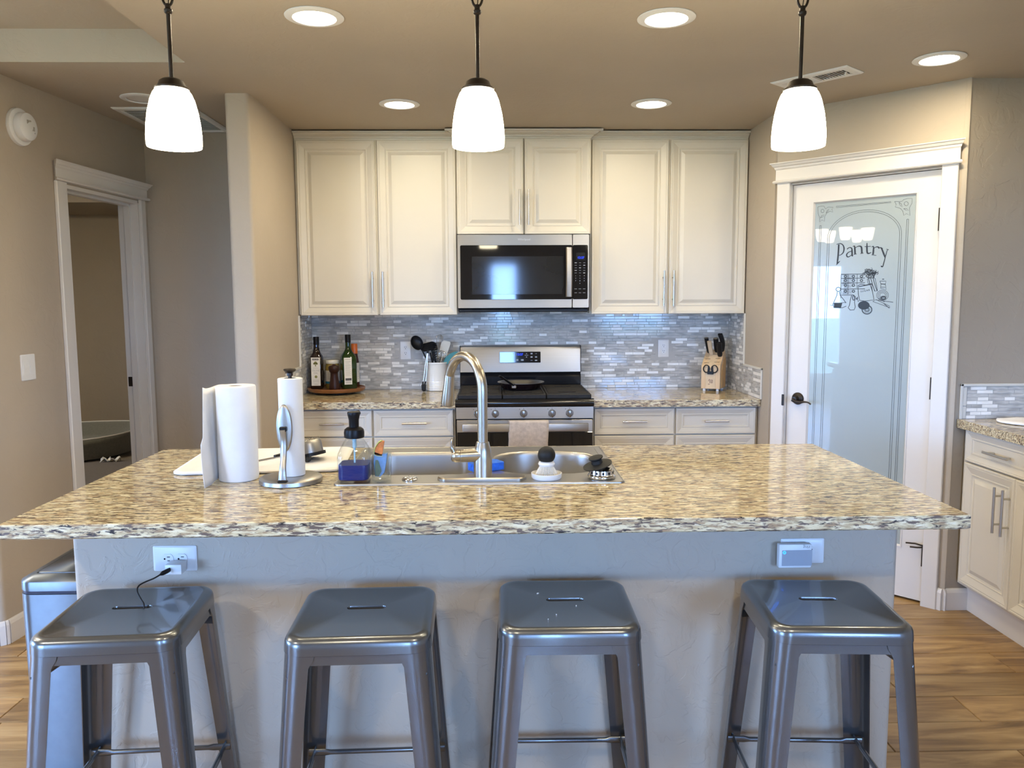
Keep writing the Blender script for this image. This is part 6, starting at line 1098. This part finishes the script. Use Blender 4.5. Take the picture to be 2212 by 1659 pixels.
text_obj('label_text', 'OLIVE', .0155, face_front(X, hy-.0008, 1.053), 'label_grey', lb, .0001, spacing=1.1)
text_obj('label_text', 'OIL', .0155, face_front(X, hy-.0008, 1.038), 'label_grey', lb, .0001, spacing=1.1)
text_obj('label_text', 'KIRKLAND', .0065, face_front(X, hy-.0013, 1.121), 'label_paper', lb, .0001)
b2, M2 = square_bottle('green glass square oil bottle with white side label, right of the pepper mill', -.884, 4.862, .0435, .36, 'bottle_green', ZT, .326, 1.128, 1.19)
X = -.884; hy2 = 4.862-.0435
flat_label(b2, X-.034, X+.012, .968, 1.130, hy2, M2, {'label_ink': [(X-.028, X+.008, .992, 1.006)], 'label_grey': [(X-.028, X+.004, 1.118, 1.121), (X-.028, X+.006, 1.105, 1.1075), (X-.028, X-.004, 1.097, 1.099)] + [(X-.028, X+(.006 if k % 2 else .0), 1.088-k*.006, 1.0895-k*.006) for k in range(12)] + [(X-.026+k*.004, X-.024+k*.004, .974, .988) for k in range(8)]})
t = thing('preserve_jar', 'short glass jar of golden preserves with white lid between the two oil bottles', 'jar', (-.990, 4.895, ZT))
c = (-.988, 4.893)
bm = B(); lathe(bm, [(.040, 0), (.043, .004), (.043, .125), (.040, .140), (.0385, .150)], (*c, ZT), 32); obj('jar_glass', bm, 'jar_fill', t, 40)
bm = B(); lathe(bm, [(.0425, .150), (.0432, .152), (.0432, .169), (.0415, .1715), (0, .1715)], (*c, ZT), 32); obj('lid', bm, 'jar_lid', t, 40)
bm = B(); lathe(bm, [(.0434, .042), (.0434, .108)], (*c, ZT), 32, cap0=False, cap1=False); lb = obj('label', bm, 'label_paper', t, 40)
bm = B(); lathe(bm, [(.0436, .028), (.0436, .042)], (*c, ZT), 32, cap0=False, cap1=False); obj('label_band', bm, 'label_blue', t, 40)
bm = B()
for k in range(9): box(bm, c[0]-.022, c[0]+(.006 if k % 3 else -.002), c[1]-.0442, c[1]-.0420, ZT+.056+k*.0055, ZT+.0575+k*.0055)
obj('label_print', bm, 'label_grey', lb)
t = thing('pepper_mill', 'dark reddish wooden pepper mill at the front of the turntable', 'pepper mill', (-.956, 4.782, ZT))
c = (-.956, 4.782)
bm = B(); lathe(bm, [(.0315, 0), (.0325, .004), (.030, .03), (.025, .06), (.0225, .085), (.0225, .100), (.0235, .102)], (*c, ZT), 32); obj('mill_body', bm, 'wood_dark', t, 40)
bm = B(); lathe(bm, [(.0235, .1025), (.029, .112), (.0335, .124), (.0335, .133), (.028, .143), (.014, .147), (.010, .149), (.008, .153), (0, .1535)], (*c, ZT), 32); obj('mill_head', bm, 'wood_dark', t, 40)
t = thing('spice_bottle', 'small white-labelled bottle with orange cap, mostly hidden behind the green bottle', 'bottle', (-.842, 4.935, ZT))
c = (-.862, 4.952)
bm = B(); lathe(bm, [(.026, 0), (.0275, .003), (.0275, .150), (.020, .190), (.0185, .205)], (*c, ZT), 28); obj('bottle_body', bm, 'wood_dark', t, 40)
bm = B(); lathe(bm, [(.0278, .03), (.0278, .148)], (*c, ZT), 28, cap0=False, cap1=False); lb = obj('label', bm, 'label_paper', t, 40)
bm = B()
for k in range(8): box(bm, c[0]+.008, c[0]+.024, c[1]-.0265+.009, c[1]-.010, ZT+.05+k*.011, ZT+.0525+k*.011)
obj('label_print', bm, 'label_ink', lb)
bm = B(); lathe(bm, [(.020, .205), (.020, .262), (.018, .266), (0, .266)], (*c, ZT), 24); obj('cap', bm, 'orange_cap', t, 40)

# utensil crock
t = thing('utensil_crock', 'cream glazed crock with ribbed foot holding kitchen utensils', 'crock', (-.357, 4.952, .914))
CX, CY = -.357, 4.950
prof = [(.062, 0), (.0665, .003)]
for k in range(5): z = .006+k*.0105; prof += [(.0672, z+.001), (.0686, z+.004), (.0686, z+.0065), (.0672, z+.0095)]
prof += [(.0672, .062), (.0672, .162), (.0685, .166), (.0715, .168), (.0725, .173), (.0715, .177), (.068, .178), (.063, .176), (.062, .166), (.062, .01), (0, .01)]
bm = B(); lathe(bm, prof, (CX, CY, .9143), 48, cap1=False); obj('crock_body', bm, 'crock', t, 35)
def utensil(name, label, cat): return thing(name, label, cat, (CX, CY, .93), 'utensils in the crock')
def handle(t, a, b_, r, mat='black_plastic'):
    bm = B(); tube(bm, [a, Vector(a).lerp(Vector(b_), .5), b_], r, 8); obj('handle', bm, mat, t, 50)
t = utensil('ladle', 'large black ladle leaning out left of the crock', 'ladle')
handle(t, (-.335, 4.940, .935), (-.443, 4.915, 1.172), .0045)
M = Matrix.Translation((-.470, 4.905, 1.213)) @ Matrix.Rotation(math.radians(18), 4, 'Z') @ Matrix.Rotation(math.radians(72), 4, 'X') @ Matrix.Rotation(.35, 4, 'Z')
bm = B(); prof = [(.047*math.sin(PI*i/16), .030*(1-math.cos(PI*i/16)) - .030) for i in range(0, 9)]; prof[0] = (.0005, -.030)
lathe(bm, [(r*.93, z*.93) for r, z in reversed(prof)] + prof[0:0], (0, 0, 0), 28, M=M @ Matrix.Scale(.86, 4, (1, 0, 0)) @ Matrix.Scale(1.08, 4, (0, 1, 0)), cap0=False); o = obj('bowl', bm, 'black_plastic', t, 60); m = o.modifiers.new('thick', 'SOLIDIFY'); m.thickness = .0025
t = utensil('pasta_fork', 'black pasta fork with toothed edge beside the ladle', 'utensil')
handle(t, (-.345, 4.955, .935), (-.392, 4.925, 1.150), .0055)
M = Matrix.Translation((-.402, 4.915, 1.188)) @ Matrix.Rotation(math.radians(-14), 4, 'Y') @ Matrix.Rotation(math.radians(52), 4, 'X')
bm = B(); P = rrect(.100, .060, .029, 6); Q = rrect(.080, .044, .021, 6)
vs = loft(bm, [[(x, y, -.002) for x, y in P], [(x, y, .003) for x, y in P], [(x*.8, y*.8, -.010) for x, y in P]]); bmesh.ops.transform(bm, matrix=M, verts=vs)
for k in range(5):
    vs = box(bm, .028, .054, -.032-.006*0+k*.011-.004, -.032+k*.011+.002-.004, -.004, .006); bmesh.ops.transform(bm, matrix=M, verts=vs)
obj('spoon_head', bm, 'black_plastic', t, 50)
t = utensil('turner', 'black slotted turner stem rising among the utensils', 'turner')
handle(t, (-.335, 4.965, .935), (-.372, 4.945, 1.160), .006)
bm = B(); M = Matrix.Translation((-.377, 4.940, 1.150)) @ Matrix.Rotation(-.16, 4, 'Y')
for k in range(6): box(bm, -.004, .026, -.004, .004, -.045+k*.014, -.038+k*.014, .001, M=M)
box(bm, -.008, .002, -.004, .004, -.052, .045, .001, M=M); obj('turner_head', bm, 'black_plastic', t)
def whisk(label, base, tipc, rad, length):
    t = utensil('whisk', label, 'whisk')
    base = Vector(base); d = (Vector(tipc)-base).normalized(); top = base+d*length
    handle(t, base, base+d*(length*.45), .005, 'pull_metal')
    s = base+d*(length*.45); L = length*.55; u = d.cross(Vector((0, 1, 0))).normalized(); v = d.cross(u)
    bm = B()
    for k in range(6):
        a = PI*k/6; w_ = u*math.cos(a)+v*math.sin(a)
        tube(bm, [s+d*L*(.0)+w_*.003] + [s+d*L*(.5-.5*math.cos(PI*f))*1.0+w_*rad*math.sin(PI*f*.5+.15)*(1 if f < .8 else (1-f)/.2) for f in (.2, .4, .55, .7, .8, .9, 1.0)], .0009, 5)
        tube(bm, [s+d*L*(.0)-w_*.003] + [s+d*L*(.5-.5*math.cos(PI*f))*1.0-w_*rad*math.sin(PI*f*.5+.15)*(1 if f < .8 else (1-f)/.2) for f in (.2, .4, .55, .7, .8, .9, 1.0)], .0009, 5)
    obj('whisk_wires', bm, 'chrome', t, 60)
whisk('taller wire whisk behind the black pasta fork', (-.350, 4.985, .935), (-.335, 4.985, 1.25), .022, .325)
whisk('short wire whisk at the front of the crock', (-.365, 4.945, .935), (-.318, 4.915, 1.16), .027, .235)
t = utensil('spatula', 'cream silicone spatula standing right in the crock', 'spatula')
handle(t, (-.375, 4.965, .935), (-.318, 4.955, 1.125), .005, 'wood_pale')
bm = B(); M = Matrix.Translation((-.306, 4.952, 1.172)) @ Matrix.Rotation(.24, 4, 'Y')
prism(bm, [(-.028, -.052), (.022, -.052), (.030, .040), (.026, .050), (-.014, .052), (-.026, .036)], -.004, .004, M=M @ Matrix.Rotation(PI/2, 4, 'X')); obj('spatula_blade', bm, 'cream_silicone', t)
t = utensil('spatula', 'teal silicone spatula leaning right out of the crock', 'spatula')
handle(t, (-.385, 4.955, .935), (-.290, 4.935, 1.095), .0045, 'wood_pale')
bm = B(); M = Matrix.Translation((-.262, 4.928, 1.120)) @ Matrix.Rotation(math.radians(-34), 4, 'Y')
P = [(-.058, -.014), (-.03, -.024), (.02, -.026), (.046, -.016), (.054, .002), (.044, .016), (.01, .024), (-.035, .020), (-.056, .010)]
prism(bm, P, -.005, .004, M=M @ Matrix.Rotation(PI/2, 4, 'X')); obj('spatula_blade', bm, 'teal', t, 40)
t = thing('tongs', 'steel tongs with black tips hooked over the outside of the crock', 'tongs', (-.43, 4.885, .92), 'utensils in the crock')
for dx, dz in ((-.006, 0), (.006, 0)):
    bm = B(); tube(bm, smooth_path([(-.404+dx*.2, 4.878, 1.155), (-.412+dx*.9, 4.874, 1.08), (-.421+dx*1.2, 4.870, 1.00), (-.426+dx*1.3, 4.868, .975)], 4), [(.0015, .0035)]*13, 8); obj('arm', bm, 'pull_metal', t, 50)
    bm = B(); tube(bm, smooth_path([(-.426+dx*1.3, 4.868, .978), (-.429+dx*1.0, 4.866, .955), (-.429+dx*.8, 4.866, .930), (-.427+dx*.5, 4.867, .917)], 4), [(.004, .005)]*4+[(.006, .009)]*6+[(.004, .005)]*3, 10); obj('tip', bm, 'black_rubber', t, 50)
bm = B(); tube(bm, [(-.404, 4.878, 1.15), (-.403, 4.879, 1.165), (-.402, 4.880, 1.172)], [.007, .007, .004], 10); obj('hinge', bm, 'black_plastic', t, 50)

# knife block
KB = Matrix.Translation((1.352, 4.865, .914)) @ Matrix.Rotation(math.radians(-27), 4, 'Z')
t = thing('knife_block', 'light bamboo knife block with a small red mark, in the right counter corner', 'knife block', (KB @ Vector((0, 0, 0)))[:])
prof = [(-.085, .016), (-.085, .142), (-.078, .160), (.055, .245), (.085, .215), (.075, .016)]
def kb_prism(bm, pr, x0, x1): prism(bm, pr, x0, x1, M=KB @ YZX)
for i, (a, b_, mt) in enumerate(((-.056, -.029, 'wood_light'), (-.0285, .0285, 'wood_pale'), (.029, .056, 'wood_light'))):
    bm = B(); kb_prism(bm, prof, a, b_); obj('block_board', bm, mt, t)
bm = B(); kb_prism(bm, [(-.040, .016), (-.050, .10), (-.03, .150), (.040, .200), (.078, .190), (.070, .016)], .0562, .060); obj('side_panel', bm, 'wood_block', t)
bm = B()
for x in (-.040, .040):
    for y in (-.070, .060): lathe(bm, [(.009, .0005), (.008, .016)], (x, y, 0), 12, M=KB)
obj('foot', bm, 'white_plastic', t, 40)
bm = B(); SLM = KB @ Matrix.Translation((0, -.0115, .2025)) @ Matrix.Rotation(math.atan2(.085, .133), 4, 'X')
for x, y in ((-.030, -.058), (.030, -.050), (-.030, -.020), (.030, -.012), (0, .03), (-.034, .052)): box(bm, x-.015, x+.015, y-.0012, y+.0012, -.001, .0008, M=SLM)
obj('slots', bm, 'black_plastic', t)
bm = B()
def seg_mark(pts, w_):
    for a, b_ in zip(pts, pts[1:]):
        d = Vector((b_[0]-a[0], 0, b_[1]-a[1])); L = d.length; ang = math.atan2(d.z, d.x)
        box(bm, -.0005, L+.0005, -.0004, .0004, -w_/2, w_/2, M=KB @ Matrix.Translation((a[0], -.0853, a[1])) @ Matrix.Rotation(-ang, 4, 'Y'))
seg_mark([(-.006, .074), (-.012, .062)], .0022); seg_mark([(-.010, .068), (.012, .069), (.011, .052), (.007, .050)], .0024); seg_mark([(-.005, .062), (-.005, .052), (.005, .052), (.005, .062), (-.005, .062)], .0016); seg_mark([(-.005, .057), (.005, .057)], .0014); seg_mark([(-.013, .046), (-.004, .044), (-.008, .041), (-.014, .042)], .0016)
obj('brand_mark', bm, 'purple_ink', t)
def knife(label, x, y, L, r, mat, cap, lean=(0, 0), curve=0.0):
    """a knife whose handle sticks out of a slot at (x, y) on the sloping top"""
    p = SLM @ Vector((x, y, .0012)); up = (SLM.to_3x3() @ Vector((lean[0], lean[1], 1))).normalized()
    side = (SLM.to_3x3() @ Vector((1, 0, 0))).normalized()
    t = thing('kitchen_knife', label, 'knife', p[:], 'knives in the block')
    bm = B(); n = 8; tube(bm, [p+up*(L*i/n)+side*(curve*math.sin(PI*i/n)) for i in range(n+1)], [(r*1.15, r*.8) if 0 < i else (r*.9, r*.6) for i in range(n+1)], 14); obj('handle', bm, mat, t, 50)
    bm = B(); e = p+up*L; tube(bm, [e, e+up*.002, e+up*.0035], [(r*1.12, r*.78), (r*1.15, r*.8), (r*.8, r*.5)], 14); obj('end_cap', bm, cap, t, 40)
knife('black-handled knife with steel end leaning farthest left in the block', -.034, .045, .105, .012, 'black_plastic', 'chrome', (-.10, .1))
knife('short pale wooden honing handle in front of the black knives', -.018, .028, .092, .012, 'wood_pale', 'wood_pale', (-.05, .05))
knife('straight black knife with bright round steel end in the block middle', .012, .055, .098, .0135, 'black_plastic', 'chrome', (0, .05))
knife('tall curved black knife handle at the back right of the block', .040, .062, .120, .0125, 'black_plastic', 'black_plastic', (-.02, .1), .010)
knife('stout black knife handle at the front right of the block', .037, .012, .098, .0135, 'black_plastic', 'black_plastic', (.05, .0))
t = thing('kitchen_shears', 'black-handled kitchen shears hung in the front of the knife block', 'scissors', (KB @ Vector((0, -.09, .13)))[:])
bm = B(); box(bm, -.0185, .0185, -.096, -.0858, .104, .122, .002, M=KB)
prism(bm, [(-.018, .120), (-.006, .120), (-.006, .152), (-.014, .158)], -.094, -.088, M=KB @ XZ); prism(bm, [(.018, .120), (.006, .120), (.006, .152), (.014, .158)], -.094, -.088, M=KB @ XZ); obj('shear_pivot', bm, 'black_plastic', t)
for s in (-1, 1):
    bm = B(); P = [KB @ Vector((s*(.024+.018*math.cos(a)), -.092, .137+.022*math.sin(a))) for a in [2*PI*i/20 for i in range(21)]]; tube(bm, P, .0034, 8); obj('finger_loop', bm, 'black_plastic', t, 60)

# white cloth on the right counter
bm = B(); n = 16; grid = []
for i in range(n+1):
    row = []
    for j in range(n+1):
        u, v = i/n, j/n
        x = 2.31+.40*u; y = 3.575-.19*v-.05*u+(.03*math.sin(u*5)*(v-.5))
        z = .9165+.016*max(0, math.sin(u*7.3+v*2.6))*(.4+.6*v)*min(1, u*6)+.018*math.exp(-((u-.45)/.12)**2)*v+.006*math.sin(v*9+u*4)*.5*min(1, u*5)*min(1, v*5)
        row.append(bm.verts.new((x-.05*math.sin(v*PI)*(1-u), y, max(.9162, z))))
    grid.append(row)
for a, b_ in zip(grid, grid[1:]):
    for j in range(n): bm.faces.new((a[j], a[j+1], b_[j+1], b_[j]))
o = obj('dish_cloth', bm, 'cloth_white', None, 80); m = o.modifiers.new('thick', 'SOLIDIFY'); m.thickness = .006; m.offset = 1
tag(o, 'crumpled white cloth lying on the right-hand counter', 'cloth')

# ================================================================== ceiling and wall fittings
CANS = [(-.605, 2.861), (.605, 2.863), (-.458, 4.085), (.791, 4.071), (1.818, 3.322)]
CL = ['lit recessed ceiling light above the island, left of the middle pendant', 'lit recessed ceiling light above the island, right of the middle pendant', 'lit recessed ceiling light in front of the left wall cabinet', 'lit recessed ceiling light in front of the right wall cabinet', 'lit recessed ceiling light over the pantry door beside the vent']
def can_trim():
    bm = B(); lathe(bm, [(.072, -.0005), (.098, -.0008), (.1005, .002), (.100, .004), (.086, .009), (.074, .0085), (.072, .004)], (0, 0, 0), 48, M=Matrix.Scale(-1, 4, (0, 0, 1)), cap0=False, cap1=False); return bm
for i, (x, y) in enumerate(CANS):
    if i == 0:
        t = thing('recessed_light', CL[0], 'ceiling light', (0, 0, 0), 'recessed ceiling lights that are on')
        o = obj('trim_ring', can_trim(), 'white_plastic', t, 40)
        bm = B(); lathe(bm, [(0, -.004), (.05, -.0042), (.0735, -.003), (.0735, 0)], (0, 0, 0), 40); obj('lens', bm, 'can_glow', t, 60)
        first = t
    else: t = dup(first)
    t.location = (x, y, CEIL); t['label'] = CL[i]
    lamp_area('can_or_fill_lamp', (x, y, CEIL-.0095), .14, CAN_W, WARM)
t = thing('recessed_light', 'unlit white recessed ceiling light in the hall beside the large vent', 'ceiling light', (-1.672, 3.982, CEIL))
bm = can_trim(); bmesh.ops.transform(bm, matrix=T(-1.672, 3.982, CEIL), verts=bm.verts[:]); obj('trim_ring', bm, 'white_plastic', t, 40)
bm = B(); lathe(bm, [(.0735, 0), (.0735, -.002), (.05, -.0015), (0, -.001)], (-1.672, 3.982, CEIL), 40); obj('lens', bm, 'trim_white', t, 60)
# more of the same lights over the room behind the camera
for x, y in ((.7, .4), (-.6, .4)):
    lamp_area('can_or_fill_lamp', (x, y, CEIL-.0095), .14, CAN_W*REAR_CANS, WARM)
for x, y in ((-3.2, 3.12), (-4.6, 3.0), (-2.4, .5)):  # unseen fill lamps, added to brighten the partition end and the tray
    lamp_area('can_or_fill_lamp', (x, y, TZ-.0095), .14, CAN_W*4.0, (1.0, .91, .76))

# pendants
PEND = [(-.907, 2.36), (-.040, 2.36), (.889, 2.36)]
PLB = ['glowing white bell pendant lamp on a dark rod above the paper towels', 'glowing white bell pendant lamp on a dark rod above the faucet', 'glowing white bell pendant lamp on a dark rod, in front of the pantry wall']
t = thing('pendant_lamp', PLB[0], 'pendant lamp', (0, 0, 0), 'bell pendant lamps above the island')
bm = B(); lathe(bm, [(.0735, -.590), (.0750, -.582), (.0755, -.560), (.0735, -.530), (.0685, -.495), (.060, -.460), (.052, -.441), (.045, -.432), (.036, -.429), (.036, -.431), (.044, -.4345), (.051, -.444), (.059, -.463), (.067, -.497), (.0715, -.531), (.0732, -.560), (.0730, -.582), (.0725, -.590)], (0, 0, 0), 48, cap0=False, cap1=False); obj('glass_shade', bm, 'shade_glow', t, 60, 'white glass bell shade glowing from within')
bm = B(); lathe(bm, [(.030, -.431), (.047, -.431), (.0475, -.427), (.038, -.420), (.033, -.408), (.024, -.402), (.008, -.400), (.0065, -.398)], (0, 0, 0), 36); obj('shade_cap', bm, 'bronze', t, 40)
bm = B(); lathe(bm, [(.0060, -.401), (.0060, -.225), (.0095, -.223), (.0115, -.219), (.0115, -.213), (.0080, -.210), (.0080, -.198), (0, -.196)], (0, 0, 0), 20); obj('rod', bm, 'bronze', t, 40)
bm = B(); P = [(.0155*math.sin(a)+0, 0, -.172+.031*math.cos(a)) for a in [2*PI*i/28 for i in range(29)]]; tube(bm, P, .0036, 10); obj('ring', bm, 'bronze', t, 60)
bm = B(); P = [(0, .0115*math.sin(a), -.134+.014*math.cos(a)) for a in [2*PI*i/20 for i in range(21)]]; tube(bm, P, .0026, 8)
P = [(.0115*math.sin(a), 0, -.116+.014*math.cos(a)) for a in [2*PI*i/20 for i in range(21)]]; tube(bm, P, .0026, 8); obj('chain', bm, 'bronze', t, 60)
bm = B(); tube(bm, smooth_path([(.001, .002, -.197), (.003, .001, -.16), (-.004, .003, -.135), (0, 0, -.10)], 5), .0016, 6); obj('supply_cord', bm, 'bronze', t, 60)
bm = B(); lathe(bm, [(.006, -.108), (.010, -.098), (.014, -.084), (.045, -.080), (.058, -.070), (.060, -.0605)], (0, 0, 0), 36); obj('ceiling_canopy', bm, 'bronze', t, 40)
for i, (x, y) in enumerate(PEND):
    s = t if i == 0 else dup(t)
    s.location = (x, y, 2.5); s['label'] = PLB[i]

# chandelier over the dining table, seen only as a reflection in the pantry pane
t = thing('chandelier', 'five-light chandelier with white cup shades reflected in the pantry pane', 'chandelier', (-2.83, 2.34, TZ))
C = Vector((-2.83, 2.34, .07))
bm = B(); lathe(bm, [(.012, 1.98), (.03, 2.01), (.022, 2.12), (.012, 2.16), (.008, 2.30), (.008, TZ-.09), (.06, TZ-.085), (.06, TZ-.0705)], (*C.xy, .07), 20); obj('stem', bm, 'bronze', t, 40)
for k in range(5):
    a = 2*PI*k/5+.3; d = Vector((math.cos(a), math.sin(a), 0))
    bm = B(); tube(bm, smooth_path([C+Vector((0, 0, 2.02)), C+d*.10+Vector((0, 0, 1.94)), C+d*.20+Vector((0, 0, 1.955)), C+d*.235+Vector((0, 0, 2.003))], 5), .007, 8); ar = obj('arm', bm, 'bronze', t, 50)
    bm = B(); lathe(bm, [(.03, 2.0), (.045, 2.01), (.058, 2.06), (.066, 2.13), (.064, 2.13), (.056, 2.06), (.043, 2.012)], ((C+d*.235).x, (C+d*.235).y, .07), 24, cap1=False); obj('cup_shade', bm, 'chandelier_glow', ar, 50)

# ceiling register near the pantry
A = Vector((1.257, 3.679, CEIL)); Bx = Vector((1.486, 3.408, CEIL)); 
ang = math.atan2(Bx.y-A.y, Bx.x-A.x); VM = Matrix.Translation(((1.257+1.596)/2, (3.679+3.523)/2, CEIL)) @ Matrix.Rotation(ang, 4, 'Z')
t = thing('ceiling_vent', 'small white slotted ceiling register beside the right pendant', 'vent', VM.translation[:])
bm = B(); L2, W2 = .178, .078
def vring(i, z): return [(x, y, -z) for x, y in ((-L2+i, -W2+i), (L2-i, -W2+i), (L2-i, W2-i), (-L2+i, W2-i))]
loft(bm, [vring(0, .0005), vring(0, .003), vring(.008, .008), vring(.034, .008), vring(.036, .002)], True, False, False); bmesh.ops.transform(bm, matrix=VM, verts=bm.verts[:]); obj('vent_frame', bm, 'white_plastic', t)
bm = B(); box(bm, -L2+.03, L2-.03, -W2+.03, W2-.03, -.0022, -.0006, M=VM); obj('vent_backing', bm, 'grille_dark', t)
for k in range(22):
    x = -L2+.043+k*.0132; tilt_ = .75 if k < 11 else -.75
    bm = B(); box(bm, -.0007, .0007, -W2+.036, W2-.036, -.006, .004, M=VM @ Matrix.Translation((x, 0, -.0045)) @ Matrix.Rotation(tilt_, 4, 'Y')); obj('vent_slat', bm, 'white_plastic', t)
bm = B(); box(bm, -.003, .003, -W2+.034, W2-.034, -.0085, -.002, M=VM); box(bm, L2-.046, L2-.040, -.006, .006, -.016, -.006, M=VM); obj('vent_lever', bm, 'white_plastic', t)
# large return grille in the hall
t = thing('return_grille', 'large white return air grille on the hall ceiling behind the left pendant', 'vent', (-1.70, 4.43, CEIL))
X0, X1, Y0, Y1 = -1.905, -1.490, 4.155, 4.725
bm = B()
def gring(i, z): return [(X0+i, Y0+i, CEIL-z), (X1-i, Y0+i, CEIL-z), (X1-i, Y1-i, CEIL-z), (X0+i, Y1-i, CEIL-z)]
loft(bm, [gring(0, .0005), gring(0, .004), gring(.008, .010), gring(.030, .012), gring(.034, .003)], True, False, False); obj('grille_frame', bm, 'white_plastic', t)
bm = B(); box(bm, X0+.03, X1-.03, Y0+.03, Y1-.03, CEIL-.002, CEIL-.0006); obj('grille_backing', bm, 'grille_dark', t)
for k in range(22):
    y = Y0+.046+k*.0228; bm = B(); box(bm, X0+.034, X1-.034, -.0045, .0045, -.0006, .0006, M=Matrix.Translation((0, y, CEIL-.008)) @ Matrix.Rotation(.15, 4, 'X')); obj('grille_slat', bm, 'white_plastic', t)
# smoke detector and light switch on the left wall
t = thing('smoke_detector', 'round white smoke detector high on the left wall', 'smoke detector', (LM @ Vector((.315, 0, 2.24)))[:])
DM = LM @ Matrix.Translation((.317, 0, 2.240)) @ Matrix.Scale(.94, 4) @ Matrix.Rotation(PI/2, 4, 'X')
bm = B(); lathe(bm, [(.086, 0), (.087, .004), (.084, .016), (.070, .020), (0, .020)], (0, 0, 0), 44, M=DM); obj('mounting_ring', bm, 'white_plastic', t, 40)
bm = B(); lathe(bm, [(.064, .020), (.066, .0215), (.0665, .040), (.062, .052), (.05, .058), (0, .060)], (0, 0, 0), 44, M=DM); hd = obj('detector_head', bm, 'white_plastic', t, 40)
bm = B()
for (x, y, w_, h_) in ((-.012, .020, .010, .009), (.004, .026, .005, .004), (.022, -.006, .010, .010), (-.002, -.002, .012, .001)): box(bm, x-w_, x+w_, y-h_, y+h_, .0588, .0592, M=DM)
obj('detector_print', bm, 'label_grey', hd)
bm = B(); lathe(bm, [(.004, .0565), (.004, .0585), (0, .0585)], (.032, -.024, 0), 12, M=DM); obj('test_button', bm, 'grey_plastic', hd)
t = thing('light_switch', 'white double rocker light switch on the left wall below the smoke detector', 'light switch', (LM @ Vector((.272, 0, 1.181)))[:])
SW = LM @ Matrix.Translation((.271, 0, 1.181)) @ Matrix.Scale(.94, 4) @ Matrix.Rotation(PI/2, 4, 'X')
bm = B(); loft(bm, [[(x, y, 0) for x, y in rrect(.100, .124, .005, 3)], [(x, y, .004) for x, y in rrect(.100, .124, .005, 3)], [(x, y, .006) for x, y in rrect(.094, .118, .004, 3)]]); bmesh.ops.transform(bm, matrix=SW, verts=bm.verts[:]); obj('switch_plate', bm, 'white_plastic', t, 30)
for x in (-.023, .023):
    bm = B(); prism(bm, [(-.033, .0058), (-.033, .0075), (0, .0105), (.033, .0068), (.033, .0058)], x-.0165, x+.0165, M=SW @ Matrix(((0, 0, 1, 0), (1, 0, 0, 0), (0, 1, 0, 0), (0, 0, 0, 1)))); obj('rocker', bm, 'white_plastic', t)

# ================================================================== bedroom through the doorway
t = thing('dog_bed', 'low grey-green pet bed on the bedroom carpet, seen through the doorway', 'pet bed', (-4.32, 7.80, .012))
c = (-4.35, 7.80); P = [(.86*math.copysign(abs(math.cos(a))**.75, math.cos(a)), .70*math.copysign(abs(math.sin(a))**.75, math.sin(a))) for a in [2*PI*i/48 for i in range(48)]]
def ring_(s, z, lift=.0): return [(c[0]+x*s, c[1]+y*s, z+lift*(.5+.5*x/.86)) for x, y in P]
bm = B(); loft(bm, [ring_(.86, .0125), ring_(.95, .03), ring_(1.0, .12, .06), ring_(1.0, .165, .06), ring_(.985, .175, .06)], True, True, False); obj('outer_wall', bm, 'dogbed', t, 60)
bm = B(); P2 = [Vector(p) for p in ring_(.99, .172, .06)]; tube(bm, P2+[P2[0]], .008, 8); obj('piping', bm, 'cloth_white', t, 60)
bm = B(); loft(bm, [ring_(.985, .172, .06), ring_(.90, .165, .05), ring_(.75, .10), ring_(.55, .085)], True, False, True); obj('cushion', bm, 'dogbed', t, 60)
bm = B(); rnd = random.Random(4); G = []
for i in range(9):
    G.append([bm.verts.new((-3.60+.16*i/8+.01*rnd.uniform(-1, 1), 7.26+.05*j/4+.02*(i/8), .014+.05*abs(math.sin(i*.9+j*.5))*(.4+.6*rnd.random()))) for j in range(5)])
for a, b_ in zip(G, G[1:]):
    for j in range(4): bm.faces.new((a[j], a[j+1], b_[j+1], b_[j]))
o = obj('paper_scrap', bm, 'cloth_white', None, 30); m = o.modifiers.new('thick', 'SOLIDIFY'); m.thickness = .003
tag(o, 'crumpled pale scrap on the bedroom carpet in front of the pet bed', 'scrap')
# unseen lamp added to brighten the bedroom, out of sight behind the wall
t = thing('bedroom_fill_lamp', 'round flush fill lamp added to light the bedroom, out of sight beside the doorway', 'ceiling lamp', (-4.6, 6.2, 2.54))
bm = B(); lathe(bm, [(.16, -.0005), (.165, -.02), (.16, -.03), (.15, -.03)], (-4.6, 6.2, 2.54), 32, cap1=False); obj('fill_base', bm, 'bronze', t, 40)
bm = B(); lathe(bm, [(.15, -.03), (.13, -.06), (.07, -.08), (0, -.085)], (-4.6, 6.2, 2.54), 32); obj('fill_glass', bm, 'bedroom_fill_glow', t, 50)
